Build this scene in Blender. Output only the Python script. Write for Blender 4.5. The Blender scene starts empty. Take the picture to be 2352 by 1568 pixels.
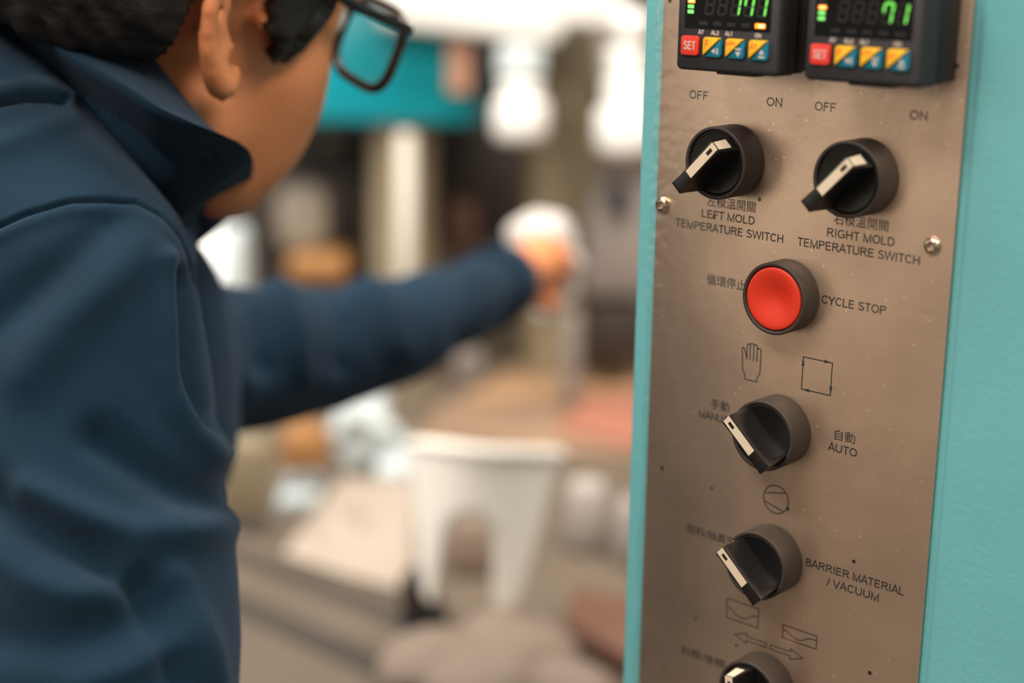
import bpy, bmesh, math, random
from mathutils import Vector, Matrix, noise

random.seed(7)
S = bpy.context.scene
COL = S.collection
PI = math.pi
MM = 0.001

# ------------------------------------------------------------------ camera
CAM_H = 1.50
F_PX = 3682.6
# camera axes (right, down, forward) written in world axes; the camera looks along +Y, 14 degrees down, 0.9 degrees rolled
AX = Vector((0.999886, 0.003702, 0.014615))
AY = Vector((0.015076, -0.245513, -0.969276))
AZ = Vector((0.0, 0.969386, -0.245541))
CAM = Vector((0, 0, CAM_H))
cam_data = bpy.data.cameras.new('camera')
cam = bpy.data.objects.new('camera', cam_data)
COL.objects.link(cam)
cam.matrix_world = Matrix(((AX.x, -AY.x, -AZ.x, CAM.x), (AX.y, -AY.y, -AZ.y, CAM.y), (AX.z, -AY.z, -AZ.z, CAM.z), (0, 0, 0, 1)))
cam_data.sensor_width = 36.0
cam_data.lens = 36.0 * F_PX / 2352.0
cam_data.clip_start = 0.05
cam_data.clip_end = 60
cam_data.dof.use_dof = True
cam_data.dof.focus_distance = 0.650
cam_data.dof.aperture_fstop = 3.2
cam_data.dof.aperture_blades = 0
S.camera = cam


def at(px, py, z):
    """world point seen at pixel (px, py) of the 2352x1568 photograph, z metres in front of the lens"""
    return CAM + AX * ((px - 1176) / F_PX * z) + AY * ((py - 784) / F_PX * z) + AZ * z


# ------------------------------------------------------------------ world, lights, exposure
world = bpy.data.worlds.new('hall_light')
S.world = world
world.use_nodes = True
wn = world.node_tree
bg = wn.nodes['Background']
bg.inputs[0].default_value = (1.0, 0.86, 0.74, 1)
bg.inputs[1].default_value = 0.42


def area(name, loc, target, sx, sy, power, color):
    d = bpy.data.lights.new(name, 'AREA')
    d.shape = 'RECTANGLE'
    d.size = sx
    d.size_y = sy
    d.energy = power
    d.color = color
    o = bpy.data.objects.new(name, d)
    COL.objects.link(o)
    o.location = loc
    o.rotation_euler = (Vector(target) - Vector(loc)).to_track_quat('-Z', 'Y').to_euler()
    return o


# ceiling light over the aisle; near and press lights are added fill
area('ceiling_light_aisle', (-1.15, -0.55, 3.3), (0.1, 0.6, 1.3), 1.5, 0.7, 72, (1.0, 0.90, 0.79))
area('ceiling_light_near', (1.25, -0.9, 3.3), (-0.15, 0.75, 1.4), 1.2, 0.6, 60, (1.0, 0.88, 0.75))  # fill added from the right to brighten the head and cabinet
area('ceiling_light_press', (0.1, 1.1, 3.9), (0.0, 2.6, 1.0), 3.0, 1.0, 190, (1.0, 0.95, 0.88))  # added from above so the white press parts come out bright
area('window_light', (-3.2, 2.0, 2.6), (0.0, 2.0, 1.0), 2.0, 1.6, 60, (0.86, 0.95, 1.0))  # cool soft light from the left

S.view_settings.view_transform = 'Standard'
S.view_settings.look = 'None'
S.view_settings.exposure = 0.0
S.view_settings.gamma = 1.0
S.view_settings.use_curve_mapping = False


# ------------------------------------------------------------------ materials
def srgb(r, g, b):
    f = lambda c: (c / 255 / 12.92) if c / 255 <= 0.04045 else ((c / 255 + 0.055) / 1.055) ** 2.4
    return (f(r), f(g), f(b), 1)


def mat(name, color, rough=0.5, metal=0.0, bump=0.0, bscale=200.0, var=0.0, vscale=6.0, emit=0.0, coat=0.0, sheen=0.0, trans=0.0, ior=1.45, spec=0.5, sss=0.0):
    m = bpy.data.materials.new(name)
    m.use_nodes = True
    nt = m.node_tree
    b = nt.nodes['Principled BSDF']
    b.inputs['Base Color'].default_value = color
    b.inputs['Roughness'].default_value = rough
    b.inputs['Metallic'].default_value = metal
    b.inputs['Coat Weight'].default_value = coat
    b.inputs['Sheen Weight'].default_value = sheen
    b.inputs['Transmission Weight'].default_value = trans
    b.inputs['IOR'].default_value = ior
    b.inputs['Specular IOR Level'].default_value = spec
    if sss:
        b.inputs['Subsurface Weight'].default_value = sss
        b.inputs['Subsurface Radius'].default_value = (0.01, 0.004, 0.002)
        b.inputs['Subsurface Scale'].default_value = 1.0
    if emit:
        b.inputs['Emission Color'].default_value = color
        b.inputs['Emission Strength'].default_value = emit
    tc = nt.nodes.new('ShaderNodeTexCoord')
    if var:
        n = nt.nodes.new('ShaderNodeTexNoise')
        n.inputs['Scale'].default_value = vscale
        n.inputs['Detail'].default_value = 5
        nt.links.new(tc.outputs['Object'], n.inputs['Vector'])
        r = nt.nodes.new('ShaderNodeMapRange')
        r.inputs['From Min'].default_value = 0.3
        r.inputs['From Max'].default_value = 0.7
        r.inputs['To Min'].default_value = 1 - var
        r.inputs['To Max'].default_value = 1 + var
        nt.links.new(n.outputs['Fac'], r.inputs['Value'])
        mx = nt.nodes.new('ShaderNodeVectorMath')
        mx.operation = 'SCALE'
        mx.inputs[0].default_value = color[:3]
        nt.links.new(r.outputs['Result'], mx.inputs['Scale'])
        nt.links.new(mx.outputs['Vector'], b.inputs['Base Color'])
    if bump:
        n = nt.nodes.new('ShaderNodeTexNoise')
        n.inputs['Scale'].default_value = bscale
        n.inputs['Detail'].default_value = 3
        nt.links.new(tc.outputs['Object'], n.inputs['Vector'])
        bp = nt.nodes.new('ShaderNodeBump')
        bp.inputs['Strength'].default_value = bump
        bp.inputs['Distance'].default_value = 0.0005
        nt.links.new(n.outputs['Fac'], bp.inputs['Height'])
        nt.links.new(bp.outputs['Normal'], b.inputs['Normal'])
    return m


def add_specks(m, base_socket_color, dark, light, scale=260.0, dthr=0.055, lthr=0.05):
    """small dirt specks and scratches of their own colour on a surface"""
    nt = m.node_tree
    b = nt.nodes['Principled BSDF']
    tc = nt.nodes.new('ShaderNodeTexCoord')
    src = b.inputs['Base Color'].links[0].from_socket if b.inputs['Base Color'].links else None
    prev = src
    for k, (c, thr, off, sc) in enumerate(((dark, dthr, 0.0, scale * 0.35), (light, lthr, 7.3, scale))):
        mp = nt.nodes.new('ShaderNodeMapping')
        mp.inputs['Location'].default_value = (off, off * 2, off)
        nt.links.new(tc.outputs['Object'], mp.inputs['Vector'])
        v = nt.nodes.new('ShaderNodeTexVoronoi')
        v.inputs['Scale'].default_value = sc
        nt.links.new(mp.outputs['Vector'], v.inputs['Vector'])
        # only some cells carry a speck
        sep = nt.nodes.new('ShaderNodeSeparateColor')
        nt.links.new(v.outputs['Color'], sep.inputs['Color'])
        g1 = nt.nodes.new('ShaderNodeMath')
        g1.operation = 'LESS_THAN'
        g1.inputs[1].default_value = 0.09 if k == 0 else 0.10
        nt.links.new(sep.outputs[0], g1.inputs[0])
        sz = nt.nodes.new('ShaderNodeMath')
        sz.operation = 'MULTIPLY'
        sz.inputs[1].default_value = thr * 2.4
        nt.links.new(sep.outputs[1], sz.inputs[0])
        g2 = nt.nodes.new('ShaderNodeMath')
        g2.operation = 'LESS_THAN'
        nt.links.new(v.outputs['Distance'], g2.inputs[0])
        nt.links.new(sz.outputs[0], g2.inputs[1])
        g3 = nt.nodes.new('ShaderNodeMath')
        g3.operation = 'MULTIPLY'
        nt.links.new(g1.outputs[0], g3.inputs[0])
        nt.links.new(g2.outputs[0], g3.inputs[1])
        mix = nt.nodes.new('ShaderNodeMix')
        mix.data_type = 'RGBA'
        nt.links.new(g3.outputs[0], mix.inputs[0])
        if prev:
            nt.links.new(prev, mix.inputs[6])
        else:
            mix.inputs[6].default_value = base_socket_color
        mix.inputs[7].default_value = c
        prev = mix.outputs[2]
    nt.links.new(prev, b.inputs['Base Color'])


M = {}
M['steel'] = mat('brushed_steel', (0.60, 0.455, 0.345, 1), rough=0.34, metal=0.82, var=0.10, vscale=24.0)
nt = M['steel'].node_tree
b_ = nt.nodes['Principled BSDF']
tc = nt.nodes.new('ShaderNodeTexCoord')
mp = nt.nodes.new('ShaderNodeMapping')
mp.inputs['Scale'].default_value = (25, 1, 900)       # horizontal brushing
nt.links.new(tc.outputs['Object'], mp.inputs['Vector'])
n1 = nt.nodes.new('ShaderNodeTexNoise'); n1.inputs['Scale'].default_value = 3; n1.inputs['Detail'].default_value = 2
nt.links.new(mp.outputs['Vector'], n1.inputs['Vector'])
n2 = nt.nodes.new('ShaderNodeTexNoise'); n2.inputs['Scale'].default_value = 45; n2.inputs['Detail'].default_value = 3
nt.links.new(tc.outputs['Object'], n2.inputs['Vector'])
b1 = nt.nodes.new('ShaderNodeBump'); b1.inputs['Strength'].default_value = 0.10; b1.inputs['Distance'].default_value = 0.0002
b2 = nt.nodes.new('ShaderNodeBump'); b2.inputs['Strength'].default_value = 0.22; b2.inputs['Distance'].default_value = 0.0012
nt.links.new(n1.outputs['Fac'], b1.inputs['Height'])
nt.links.new(n2.outputs['Fac'], b2.inputs['Height'])
nt.links.new(b2.outputs['Normal'], b1.inputs['Normal'])
nt.links.new(b1.outputs['Normal'], b_.inputs['Normal'])
add_specks(M['steel'], (0.4, 0.3, 0.24, 1), (0.05, 0.03, 0.02, 1), (0.95, 0.8, 0.62, 1), scale=520.0, dthr=0.075, lthr=0.085)  # light specks paint in glints of the film's wrinkles
M['teal'] = mat('teal_powder_coat', (0.125, 0.375, 0.40, 1), rough=0.5, bump=0.35, bscale=420, var=0.04, vscale=20)
add_specks(M['teal'], (0, 0, 0, 1), (0.09, 0.07, 0.06, 1), (0.16, 0.20, 0.20, 1), scale=230.0, dthr=0.055, lthr=0.07)
M['ink'] = mat('black_ink', (0.012, 0.016, 0.018, 1), rough=0.6)
M['ring'] = mat('matt_black_plastic', (0.034, 0.024, 0.019, 1), rough=0.55, bump=0.15, bscale=3000)
M['gloss_black'] = mat('gloss_black_plastic', (0.006, 0.006, 0.006, 1), rough=0.28)
M['handle'] = mat('black_handle_plastic', (0.008, 0.007, 0.007, 1), rough=0.30)
M['inlay'] = mat('cream_inlay', srgb(206, 189, 166), rough=0.5)
M['red'] = mat('red_button_plastic', (0.58, 0.030, 0.010, 1), rough=0.42, sss=0.0)
M['case'] = mat('charcoal_case_plastic', (0.017, 0.016, 0.018, 1), rough=0.6, bump=0.3, bscale=2500)
M['case_dark'] = mat('black_case_plastic', (0.005, 0.005, 0.0055, 1), rough=0.5)
M['screen'] = mat('dark_display_window', (0.0025, 0.003, 0.0032, 1), rough=0.3, spec=0.15)
M['ghost'] = mat('unlit_segment', (0.0050, 0.0058, 0.0058, 1), rough=0.35)
M['ghost_led'] = mat('unlit_lamp', (0.0055, 0.007, 0.010, 1), rough=0.35)
M['seg'] = mat('green_segment', (0.12, 0.52, 0.07, 1), emit=0.85)
M['led_green'] = mat('green_lamp', (0.14, 0.55, 0.12, 1), emit=0.85)
M['led_orange'] = mat('orange_lamp', (1.0, 0.26, 0.01, 1), emit=1.5)
M['led_core'] = mat('lamp_core', (1.0, 0.75, 0.35, 1), emit=1.4)
M['key_red'] = mat('red_key', (0.60, 0.030, 0.016, 1), rough=0.5)
M['key_yellow'] = mat('yellow_key', (0.72, 0.38, 0.008, 1), rough=0.5)
M['key_blue'] = mat('teal_blue_key', (0.0, 0.155, 0.235, 1), rough=0.5)
M['key_print'] = mat('pale_print', (0.50, 0.42, 0.37, 1), rough=0.6)
M['key_print_red'] = mat('red_print', (0.75, 0.10, 0.01, 1), rough=0.6)
M['screw'] = mat('screw_steel', (0.62, 0.50, 0.38, 1), rough=0.25, metal=1.0)
M['socket'] = mat('socket_shadowed_steel', (0.20, 0.14, 0.09, 1), rough=0.4, metal=0.8)


# ------------------------------------------------------------------ object helpers
def link(name, mesh, m=None, parent=None, smooth=False):
    o = bpy.data.objects.new(name, mesh)
    COL.objects.link(o)
    if m is not None:
        for mm in (m if isinstance(m, (list, tuple)) else [m]):
            mesh.materials.append(mm)
    if smooth:
        for p in mesh.polygons:
            p.use_smooth = True
    if parent is not None:
        o.parent = parent
    return o


def obj(name, bm, m=None, parent=None, smooth=False, angle=None):
    me = bpy.data.meshes.new(name)
    bm.normal_update()
    bm.to_mesh(me)
    bm.free()
    if angle is not None:
        for p in me.polygons:
            p.use_smooth = True
        me.set_sharp_from_angle(angle=math.radians(angle))
        smooth = False
    return link(name, me, m, parent, smooth)


def empty(name, matrix, label, cat, group=None):
    o = bpy.data.objects.new(name, None)
    COL.objects.link(o)
    o.empty_display_size = 0.02
    o.matrix_world = matrix
    return tag(o, label, cat, group)


def tag(o, label, cat, group=None, kind=None):
    if label:
        o['label'] = label
    if cat:
        o['category'] = cat
    if group:
        o['group'] = group
    if kind:
        o['kind'] = kind
    return o


def B():
    return bmesh.new()


def box(bm, x0, x1, y0, y1, z0, z1, bev=0.0, seg=2, mtx=None):
    r = bmesh.ops.create_cube(bm, size=1.0, matrix=Matrix.Translation(((x0 + x1) / 2, (y0 + y1) / 2, (z0 + z1) / 2)) @ Matrix.Diagonal((abs(x1 - x0), abs(y1 - y0), abs(z1 - z0), 1)))
    vs = r['verts']
    if bev:
        es = list({e for v in vs for e in v.link_edges})
        rr = bmesh.ops.bevel(bm, geom=es, offset=bev, segments=seg, profile=0.5, affect='EDGES')
        vs = list({v for f in rr['faces'] for v in f.verts} | {v for v in vs if v.is_valid})
    if mtx is not None:
        bmesh.ops.transform(bm, matrix=mtx, verts=vs)
    return vs


def tube(bm, p0, p1, r0, r1=None, n=24, caps=True):
    r1 = r0 if r1 is None else r1
    p0 = Vector(p0); p1 = Vector(p1)
    d = (p1 - p0).normalized()
    a = d.orthogonal().normalized(); c = d.cross(a)
    A = [bm.verts.new(p0 + (a * math.cos(t) + c * math.sin(t)) * r0) for t in [2 * PI * k / n for k in range(n)]]
    D = [bm.verts.new(p1 + (a * math.cos(t) + c * math.sin(t)) * r1) for t in [2 * PI * k / n for k in range(n)]]
    for k in range(n):
        bm.faces.new((A[k], A[(k + 1) % n], D[(k + 1) % n], D[k]))
    if caps:
        bm.faces.new(list(reversed(A))); bm.faces.new(D)


def path_tube(bm, pts, r, n=10, closed=False):
    pts = [Vector(q) for q in pts]
    m = len(pts)
    rings = []
    ref = None
    for i, q in enumerate(pts):
        a = pts[i - 1] if (closed or i) else q
        c = pts[(i + 1) % m] if (closed or i < m - 1) else q
        d = (c - a).normalized()
        if ref is None:
            ref = d.orthogonal().normalized()
        ref = (ref - d * ref.dot(d)).normalized()
        e = d.cross(ref)
        rings.append([bm.verts.new(q + (ref * math.cos(2 * PI * k / n) + e * math.sin(2 * PI * k / n)) * r) for k in range(n)])
    for i in range(m if closed else m - 1):
        A, D = rings[i], rings[(i + 1) % m]
        sh = 0
        if closed and i == m - 1:
            sh = min(range(n), key=lambda q: (D[q].co - A[0].co).length)
        for k in range(n):
            bm.faces.new((A[k], A[(k + 1) % n], D[(k + 1 + sh) % n], D[(k + sh) % n]))
    if not closed:
        bm.faces.new(list(reversed(rings[0]))); bm.faces.new(rings[-1])
    bmesh.ops.recalc_face_normals(bm, faces=bm.faces)


def lathe(bm, prof, n=64, axis='Y', centre=(0, 0, 0), sgn=-1):
    """prof: (radius, height) pairs; height grows along sgn * axis"""
    rings = []
    cx, cy, cz = centre
    for r, h in prof:
        ring = []
        if r < 1e-9:
            p = (cx, cy + sgn * h, cz) if axis == 'Y' else (cx, cy, cz + h)
            ring = [bm.verts.new(p)]
        else:
            for k in range(n):
                t = 2 * PI * k / n
                p = (cx + r * math.cos(t), cy + sgn * h, cz + r * math.sin(t)) if axis == 'Y' else (cx + r * math.cos(t), cy + r * math.sin(t), cz + h)
                ring.append(bm.verts.new(p))
        rings.append(ring)
    for a, c in zip(rings, rings[1:]):
        for k in range(n):
            k2 = (k + 1) % n
            q = [a[k % len(a)], a[k2 % len(a)], c[k2 % len(c)], c[k % len(c)]]
            u = []
            for v in q:
                if v not in u:
                    u.append(v)
            if len(u) > 2:
                bm.faces.new(u)
    bmesh.ops.recalc_face_normals(bm, faces=bm.faces)


def prism(bm, pts, y0, y1):
    """closed outline pts (x, z) swept from y0 (front) to y1"""
    a = [bm.verts.new((x, y0, z)) for x, z in pts]
    c = [bm.verts.new((x, y1, z)) for x, z in pts]
    bm.faces.new(a); bm.faces.new(list(reversed(c)))
    n = len(pts)
    for k in range(n):
        bm.faces.new((a[k], c[k], c[(k + 1) % n], a[(k + 1) % n]))
    bmesh.ops.recalc_face_normals(bm, faces=bm.faces)


def rrect(x0, x1, z0, z1, r, n=5):
    out = []
    for cx, cz, a0 in ((x1 - r, z1 - r, 0), (x0 + r, z1 - r, 90), (x0 + r, z0 + r, 180), (x1 - r, z0 + r, 270)):
        for k in range(n + 1):
            t = math.radians(a0 + 90 * k / n)
            out.append((cx + r * math.cos(t), cz + r * math.sin(t)))
    return out


def scaled(bm, s=MM):
    bmesh.ops.scale(bm, vec=(s, s, s), verts=bm.verts)
    return bm


def ribbon(bm, pts, w, y=-0.04, closed=False):
    """flat printed line of width w along the points (x, z), mitred"""
    P = [Vector((x, z)) for x, z in pts]
    n = len(P)
    L, R = [], []
    for i in range(n):
        if closed:
            a, c = P[i - 1], P[(i + 1) % n]
        else:
            a, c = P[max(i - 1, 0)], P[min(i + 1, n - 1)]
        d1 = (P[i] - a); d2 = (c - P[i])
        if d1.length < 1e-9: d1 = d2
        if d2.length < 1e-9: d2 = d1
        d1.normalize(); d2.normalize()
        t = d1 + d2
        if t.length < 1e-6: t = d2
        t.normalize()
        nrm = Vector((-t.y, t.x))
        k = min(1 / max(0.35, abs(nrm.dot(Vector((-d2.y, d2.x))))), 2.4)
        L.append(bm.verts.new((P[i].x + nrm.x * w / 2 * k, y, P[i].y + nrm.y * w / 2 * k)))
        R.append(bm.verts.new((P[i].x - nrm.x * w / 2 * k, y, P[i].y - nrm.y * w / 2 * k)))
    for i in range(n if closed else n - 1):
        j = (i + 1) % n
        bm.faces.new((R[i], R[j], L[j], L[i]))


def arc(cx, cz, rx, rz, a0, a1, n=10):
    return [(cx + rx * math.cos(math.radians(a0 + (a1 - a0) * k / n)), cz + rz * math.sin(math.radians(a0 + (a1 - a0) * k / n))) for k in range(n + 1)]


T = 0.158      # stroke of the lettering, cap height 1
h = T / 2
# glyph: advance width, strokes
GL = {
    'A': (.90, [[(.04, 0), (.45, 1.0), (.86, 0)], [(.19, .34), (.71, .34)]]),
    'B': (.90, [[(.16, h), (.16, 1 - h), (.52, 1 - h)] + arc(.52, .755, .21, .245 - h, 90, -90) + [(.16, .52)], [(.52, .52)] + arc(.56, .29, .23, .29 - h, 90, -90) + [(.16, h)]]),
    'C': (.98, [arc(.51, .5, .38, .5 - h, 38, 322, 20)]),
    'D': (1.0, [[(.16, h), (.16, 1 - h), (.45, 1 - h)] + arc(.47, .5, .38, .5 - h, 90, -90, 14) + [(.16, h)]]),
    'E': (.90, [[(.80, h), (.16, h), (.16, 1 - h), (.78, 1 - h)], [(.16, .52), (.74, .52)]]),
    'F': (.83, [[(.16, 0), (.16, 1 - h), (.76, 1 - h)], [(.16, .51), (.68, .51)]]),
    'G': (1.06, [arc(.53, .5, .40, .5 - h, 42, 300, 18) + [(.93, .22), (.93, .47), (.57, .47)]]),
    'H': (.99, [[(.16, 0), (.16, 1)], [(.83, 0), (.83, 1)], [(.16, .52), (.83, .52)]]),
    'I': (.39, [[(.195, 0), (.195, 1)]]),
    'L': (.78, [[(.15, 1), (.15, h), (.72, h)]]),
    'M': (1.13, [[(.15, 0), (.15, .93), (.565, .04), (.98, .93), (.98, 0)]]),
    'N': (1.0, [[(.16, 0), (.16, .93), (.84, .07), (.84, 1)]]),
    'O': (1.08, [arc(.54, .5, .42, .5 - h, 0, 360, 28)]),
    'P': (.92, [[(.16, 0), (.16, 1 - h), (.55, 1 - h)] + arc(.56, .73, .24, .27 - h, 90, -90) + [(.16, .46)]]),
    'R': (.99, [[(.16, 0), (.16, 1 - h), (.56, 1 - h)] + arc(.58, .74, .24, .26 - h, 90, -90) + [(.16, .48)], [(.50, .48), (.64, .38), (.90, 0)]]),
    'S': (.92, [arc(.46, .735, .29, .265 - h, 20, 200, 12) + [(.30, .58), (.62, .46)] + arc(.46, .275, .33, .275 - h, 35, -165, 14)]),
    'T': (.83, [[(.03, 1 - h), (.80, 1 - h)], [(.415, 0), (.415, 1)]]),
    'U': (.99, [[(.15, 1), (.15, .36)] + arc(.495, .36, .345, .36 - h, 180, 360, 14) + [(.84, 1)]]),
    'V': (.90, [[(.04, 1), (.45, .03), (.86, 1)]]),
    'W': (1.30, [[(.04, 1), (.34, .05), (.65, .95), (.96, .05), (1.26, 1)]]),
    'Y': (.90, [[(.04, 1), (.45, .43), (.86, 1)], [(.45, .45), (.45, 0)]]),
    '/': (.40, [[(.03, -.02), (.37, 1.02)]]),
    '1': (.75, [[(.16, .76), (.40, .97), (.40, 0)]]),
    '2': (.78, [arc(.39, .70, .28, .30 - h, 165, -30, 12) + [(.10, h), (.70, h)]]),
    ' ': (.39, []),
}


def letters(bm, s, x0, z0, width, height, y=-0.04, weight=1.0):
    adv = sum(GL[c][0] for c in s)
    sx = width / (adv - 0.2)
    x = -0.1
    for c in s:
        w, strokes = GL[c]
        for st in strokes:
            ribbon(bm, [(x0 + (x + a) * sx, z0 + q * height) for a, q in st], T * weight * (sx + height) / 2, y)
        x += w
    return bm


def han(s, x0, z0, width, height, y, m, parent, name='printed_lettering'):
    c = bpy.data.curves.new('han', 'FONT')
    c.body = s
    c.resolution_u = 2
    c.offset = 0.004
    o = bpy.data.objects.new('han', c)
    COL.objects.link(o)
    bpy.context.view_layer.update()
    me = bpy.data.meshes.new_from_object(o.evaluated_get(bpy.context.evaluated_depsgraph_get()))
    COL.objects.unlink(o)
    bpy.data.objects.remove(o)
    xs = [v.co.x for v in me.vertices]; ys = [v.co.y for v in me.vertices]
    ax, bx, ay, by = min(xs), max(xs), min(ys), max(ys)
    for v in me.vertices:
        X = (x0 + (v.co.x - ax) / (bx - ax) * width) * MM
        Z = (z0 + (v.co.y - ay) / (by - ay) * height) * MM
        v.co = (X, y * MM, Z)
    me.materials.clear()
    return link(name, me, m, parent)


# ------------------------------------------------------------------ the control cabinet
PX = Vector((0.741175, -0.671312, 0.0))       # panel's own right
PN = Vector((-0.671312, -0.741175, 0.0))      # out of the panel
PO = CAM + Vector((0.112309, 0.638904, -0.195558))
PANEL = Matrix(((PX.x, -PN.x, 0, PO.x), (PX.y, -PN.y, 0, PO.y), (0, 0, 1, PO.z), (0, 0, 0, 1)))
# local axes: x right along the panel, -y out towards the viewer, z up; drawn in mm

cab = empty('control_cabinet', PANEL, 'pale teal machine control cabinet with a brushed steel switch plate on its front', 'cabinet')
FLOOR_Z = -PO.z * 1000
bm = B()
box(bm, -80, 420, 1.5, 330, FLOOR_Z, 520, 2.0, 3)
obj('housing', scaled(bm), M['teal'], cab, angle=40)
bm = B()
# raised cover beside the plate with a rolled edge
prof = [(74.2, 1.6)] + [(74.4 + 3.0 - 3.0 * math.cos(math.radians(a)), 0.8 - 3.0 * math.sin(math.radians(a))) for a in range(0, 91, 10)] + [(420, -2.2), (420, 1.6)]
a = [bm.verts.new((x, y, FLOOR_Z + 100)) for x, y in prof]
c = [bm.verts.new((x, y, 515)) for x, y in prof]
for k in range(len(prof)):
    k2 = (k + 1) % len(prof)
    bm.faces.new((a[k], a[k2], c[k2], c[k]))
bm.faces.new(a); bm.faces.new(list(reversed(c)))
bmesh.ops.recalc_face_normals(bm, faces=bm.faces)
obj('side_cover', scaled(bm), M['teal'], cab, angle=30)
bm = B()
box(bm, -68.9, 70.9, 0, 1.5, -330, 240, 0.35, 2)
plate = obj('face_plate', scaled(bm), M['steel'], cab, angle=40)
tag(plate, 'brushed steel switch plate with black printing', None)


# clear protective film still stuck over the plate, puckered along its left edge
M['film'] = bpy.data.materials.new('clear_film')
M['film'].use_nodes = True
nt = M['film'].node_tree
nt.nodes.remove(nt.nodes['Principled BSDF'])
tr = nt.nodes.new('ShaderNodeBsdfTransparent'); tr.inputs[0].default_value = (0.985, 0.975, 0.965, 1)
gl = nt.nodes.new('ShaderNodeBsdfGlossy'); gl.inputs['Roughness'].default_value = 0.16; gl.inputs['Color'].default_value = (1, .95, .9, 1)
tc = nt.nodes.new('ShaderNodeTexCoord')
n3 = nt.nodes.new('ShaderNodeTexNoise'); n3.inputs['Scale'].default_value = 130; n3.inputs['Detail'].default_value = 3; n3.inputs['Distortion'].default_value = 1.2
nt.links.new(tc.outputs['Object'], n3.inputs['Vector'])
b3 = nt.nodes.new('ShaderNodeBump'); b3.inputs['Strength'].default_value = 0.22; b3.inputs['Distance'].default_value = 0.0008
nt.links.new(n3.outputs['Fac'], b3.inputs['Height']); nt.links.new(b3.outputs['Normal'], gl.inputs['Normal'])
mx = nt.nodes.new('ShaderNodeMixShader'); mx.inputs[0].default_value = 0.07
nt.links.new(tr.outputs[0], mx.inputs[1]); nt.links.new(gl.outputs[0], mx.inputs[2])
nt.links.new(mx.outputs[0], nt.nodes['Material Output'].inputs['Surface'])
bm = B()
NX, NZ = 90, 260
gr = []
for j in range(NZ + 1):
    z = -190 + 420 * j / NZ
    row = []
    for i in range(NX + 1):
        u = (i / NX) ** 1.6
        xl = -71.6 + 1.6 * noise.noise(Vector((z * .035, 3.1, 0))) + .5 * noise.noise(Vector((z * .2, 7, 0)))
        x = xl + (70.2 - xl) * u
        k = math.exp(-max(0, x + 71) / 9.0)
        cr = abs(noise.noise(Vector((x * .12, z * .45, 1.3)))) ** .6 * k * 1.1 + abs(noise.noise(Vector((x * .05, z * .08, 5.3)))) * .10
        row.append(bm.verts.new((x, -.12 - cr, z)))
    gr.append(row)
for j in range(NZ):
    for i in range(NX):
        bm.faces.new((gr[j][i], gr[j][i + 1], gr[j + 1][i + 1], gr[j + 1][i]))
obj('protective_film', scaled(bm), M['film'], plate, smooth=True)


def legend(s, x, z, w, hh):
    bm = B()
    letters(bm, s, x, z, w, hh)
    return obj('printed_lettering', scaled(bm), M['ink'], plate)


legend('OFF', -53.4, 130.5, 9.2, 3.6)
legend('ON', -15.1, 130.5, 7.1, 3.6)
legend('OFF', 7.4, 130.5, 9.2, 3.6)
legend('ON', 48.8, 130.5, 7.2, 3.6)
legend('LEFT MOLD', -44.5, 81.5, 26.4, 3.5)
legend('TEMPERATURE SWITCH', -57.8, 75.9, 53.9, 3.5)
legend('RIGHT MOLD', 16.4, 81.5, 29.8, 3.5)
legend('TEMPERATURE SWITCH', 3.2, 75.9, 54.2, 3.5)
legend('CYCLE STOP', 15.9, 54.2, 28.7, 3.5)
legend('MANUAL', -41.4, -5.9, 17.6, 3.5)
legend('AUTO', 23.5, -6.0, 12.9, 3.5)
legend('BARRIER MATERIAL', 16.3, -58.3, 45.5, 3.5)
legend('/ VACUUM', 27.1, -64.1, 23.9, 3.5)
for s, x, z, w, hh in (('左模溫開關', -42.2, 86.6, 24.2, 4.6), ('右模溫開關', 19.0, 86.8, 24.2, 4.6), ('循環停止', -40.4, 53.2, 19.6, 4.6),
                       ('手動', -35.5, -0.7, 9.7, 4.6), ('自動', 25.8, -0.9, 9.5, 4.6), ('阻料/抽真空', -44.8, -60.0, 25.3, 4.4), ('前模/後模', -45.6, -118.4, 24.2, 4.4)):
    han(s, x, z, w, hh, -0.04, M['ink'], plate)

SW = 0.50
bm = B()
hand_pts = [(-18.87, 15.79), (-19.0, 17.91), (-20.2, 19.53), (-20.56, 25.63), (-20.98, 28.4), (-20.6, 29.1), (-20.0, 29.0), (-18.99, 27.16), (-18.35, 24.41)]
ribbon(bm, hand_pts, SW)
ribbon(bm, [(-18.35, 24.41), (-18.5, 30.2), (-18.2, 31.1), (-17.7, 31.35), (-17.2, 31.0), (-16.95, 30.3), (-16.75, 24.3)], SW)
ribbon(bm, [(-16.95, 30.3), (-16.85, 31.1), (-16.4, 31.7), (-15.9, 31.75), (-15.4, 31.4), (-15.15, 30.8), (-15.02, 24.31)], SW)
ribbon(bm, [(-15.15, 30.7), (-15.0, 31.2), (-14.4, 31.55), (-13.8, 31.3), (-13.4, 30.5), (-13.3, 24.26)], SW)
ribbon(bm, [(-13.3, 29.6), (-12.9, 30.1), (-12.3, 30.24), (-11.7, 29.9), (-11.45, 29.2), (-11.5, 19.78), (-12.79, 17.28), (-12.9, 15.62), (-18.87, 15.79)], SW)
obj('hand_symbol', scaled(bm), M['ink'], plate)
bm = B()
sq = [(8.98, 30.65), (22.6, 30.65), (22.6, 17.03), (8.98, 17.03)]
ribbon(bm, sq, SW, closed=True)
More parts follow.
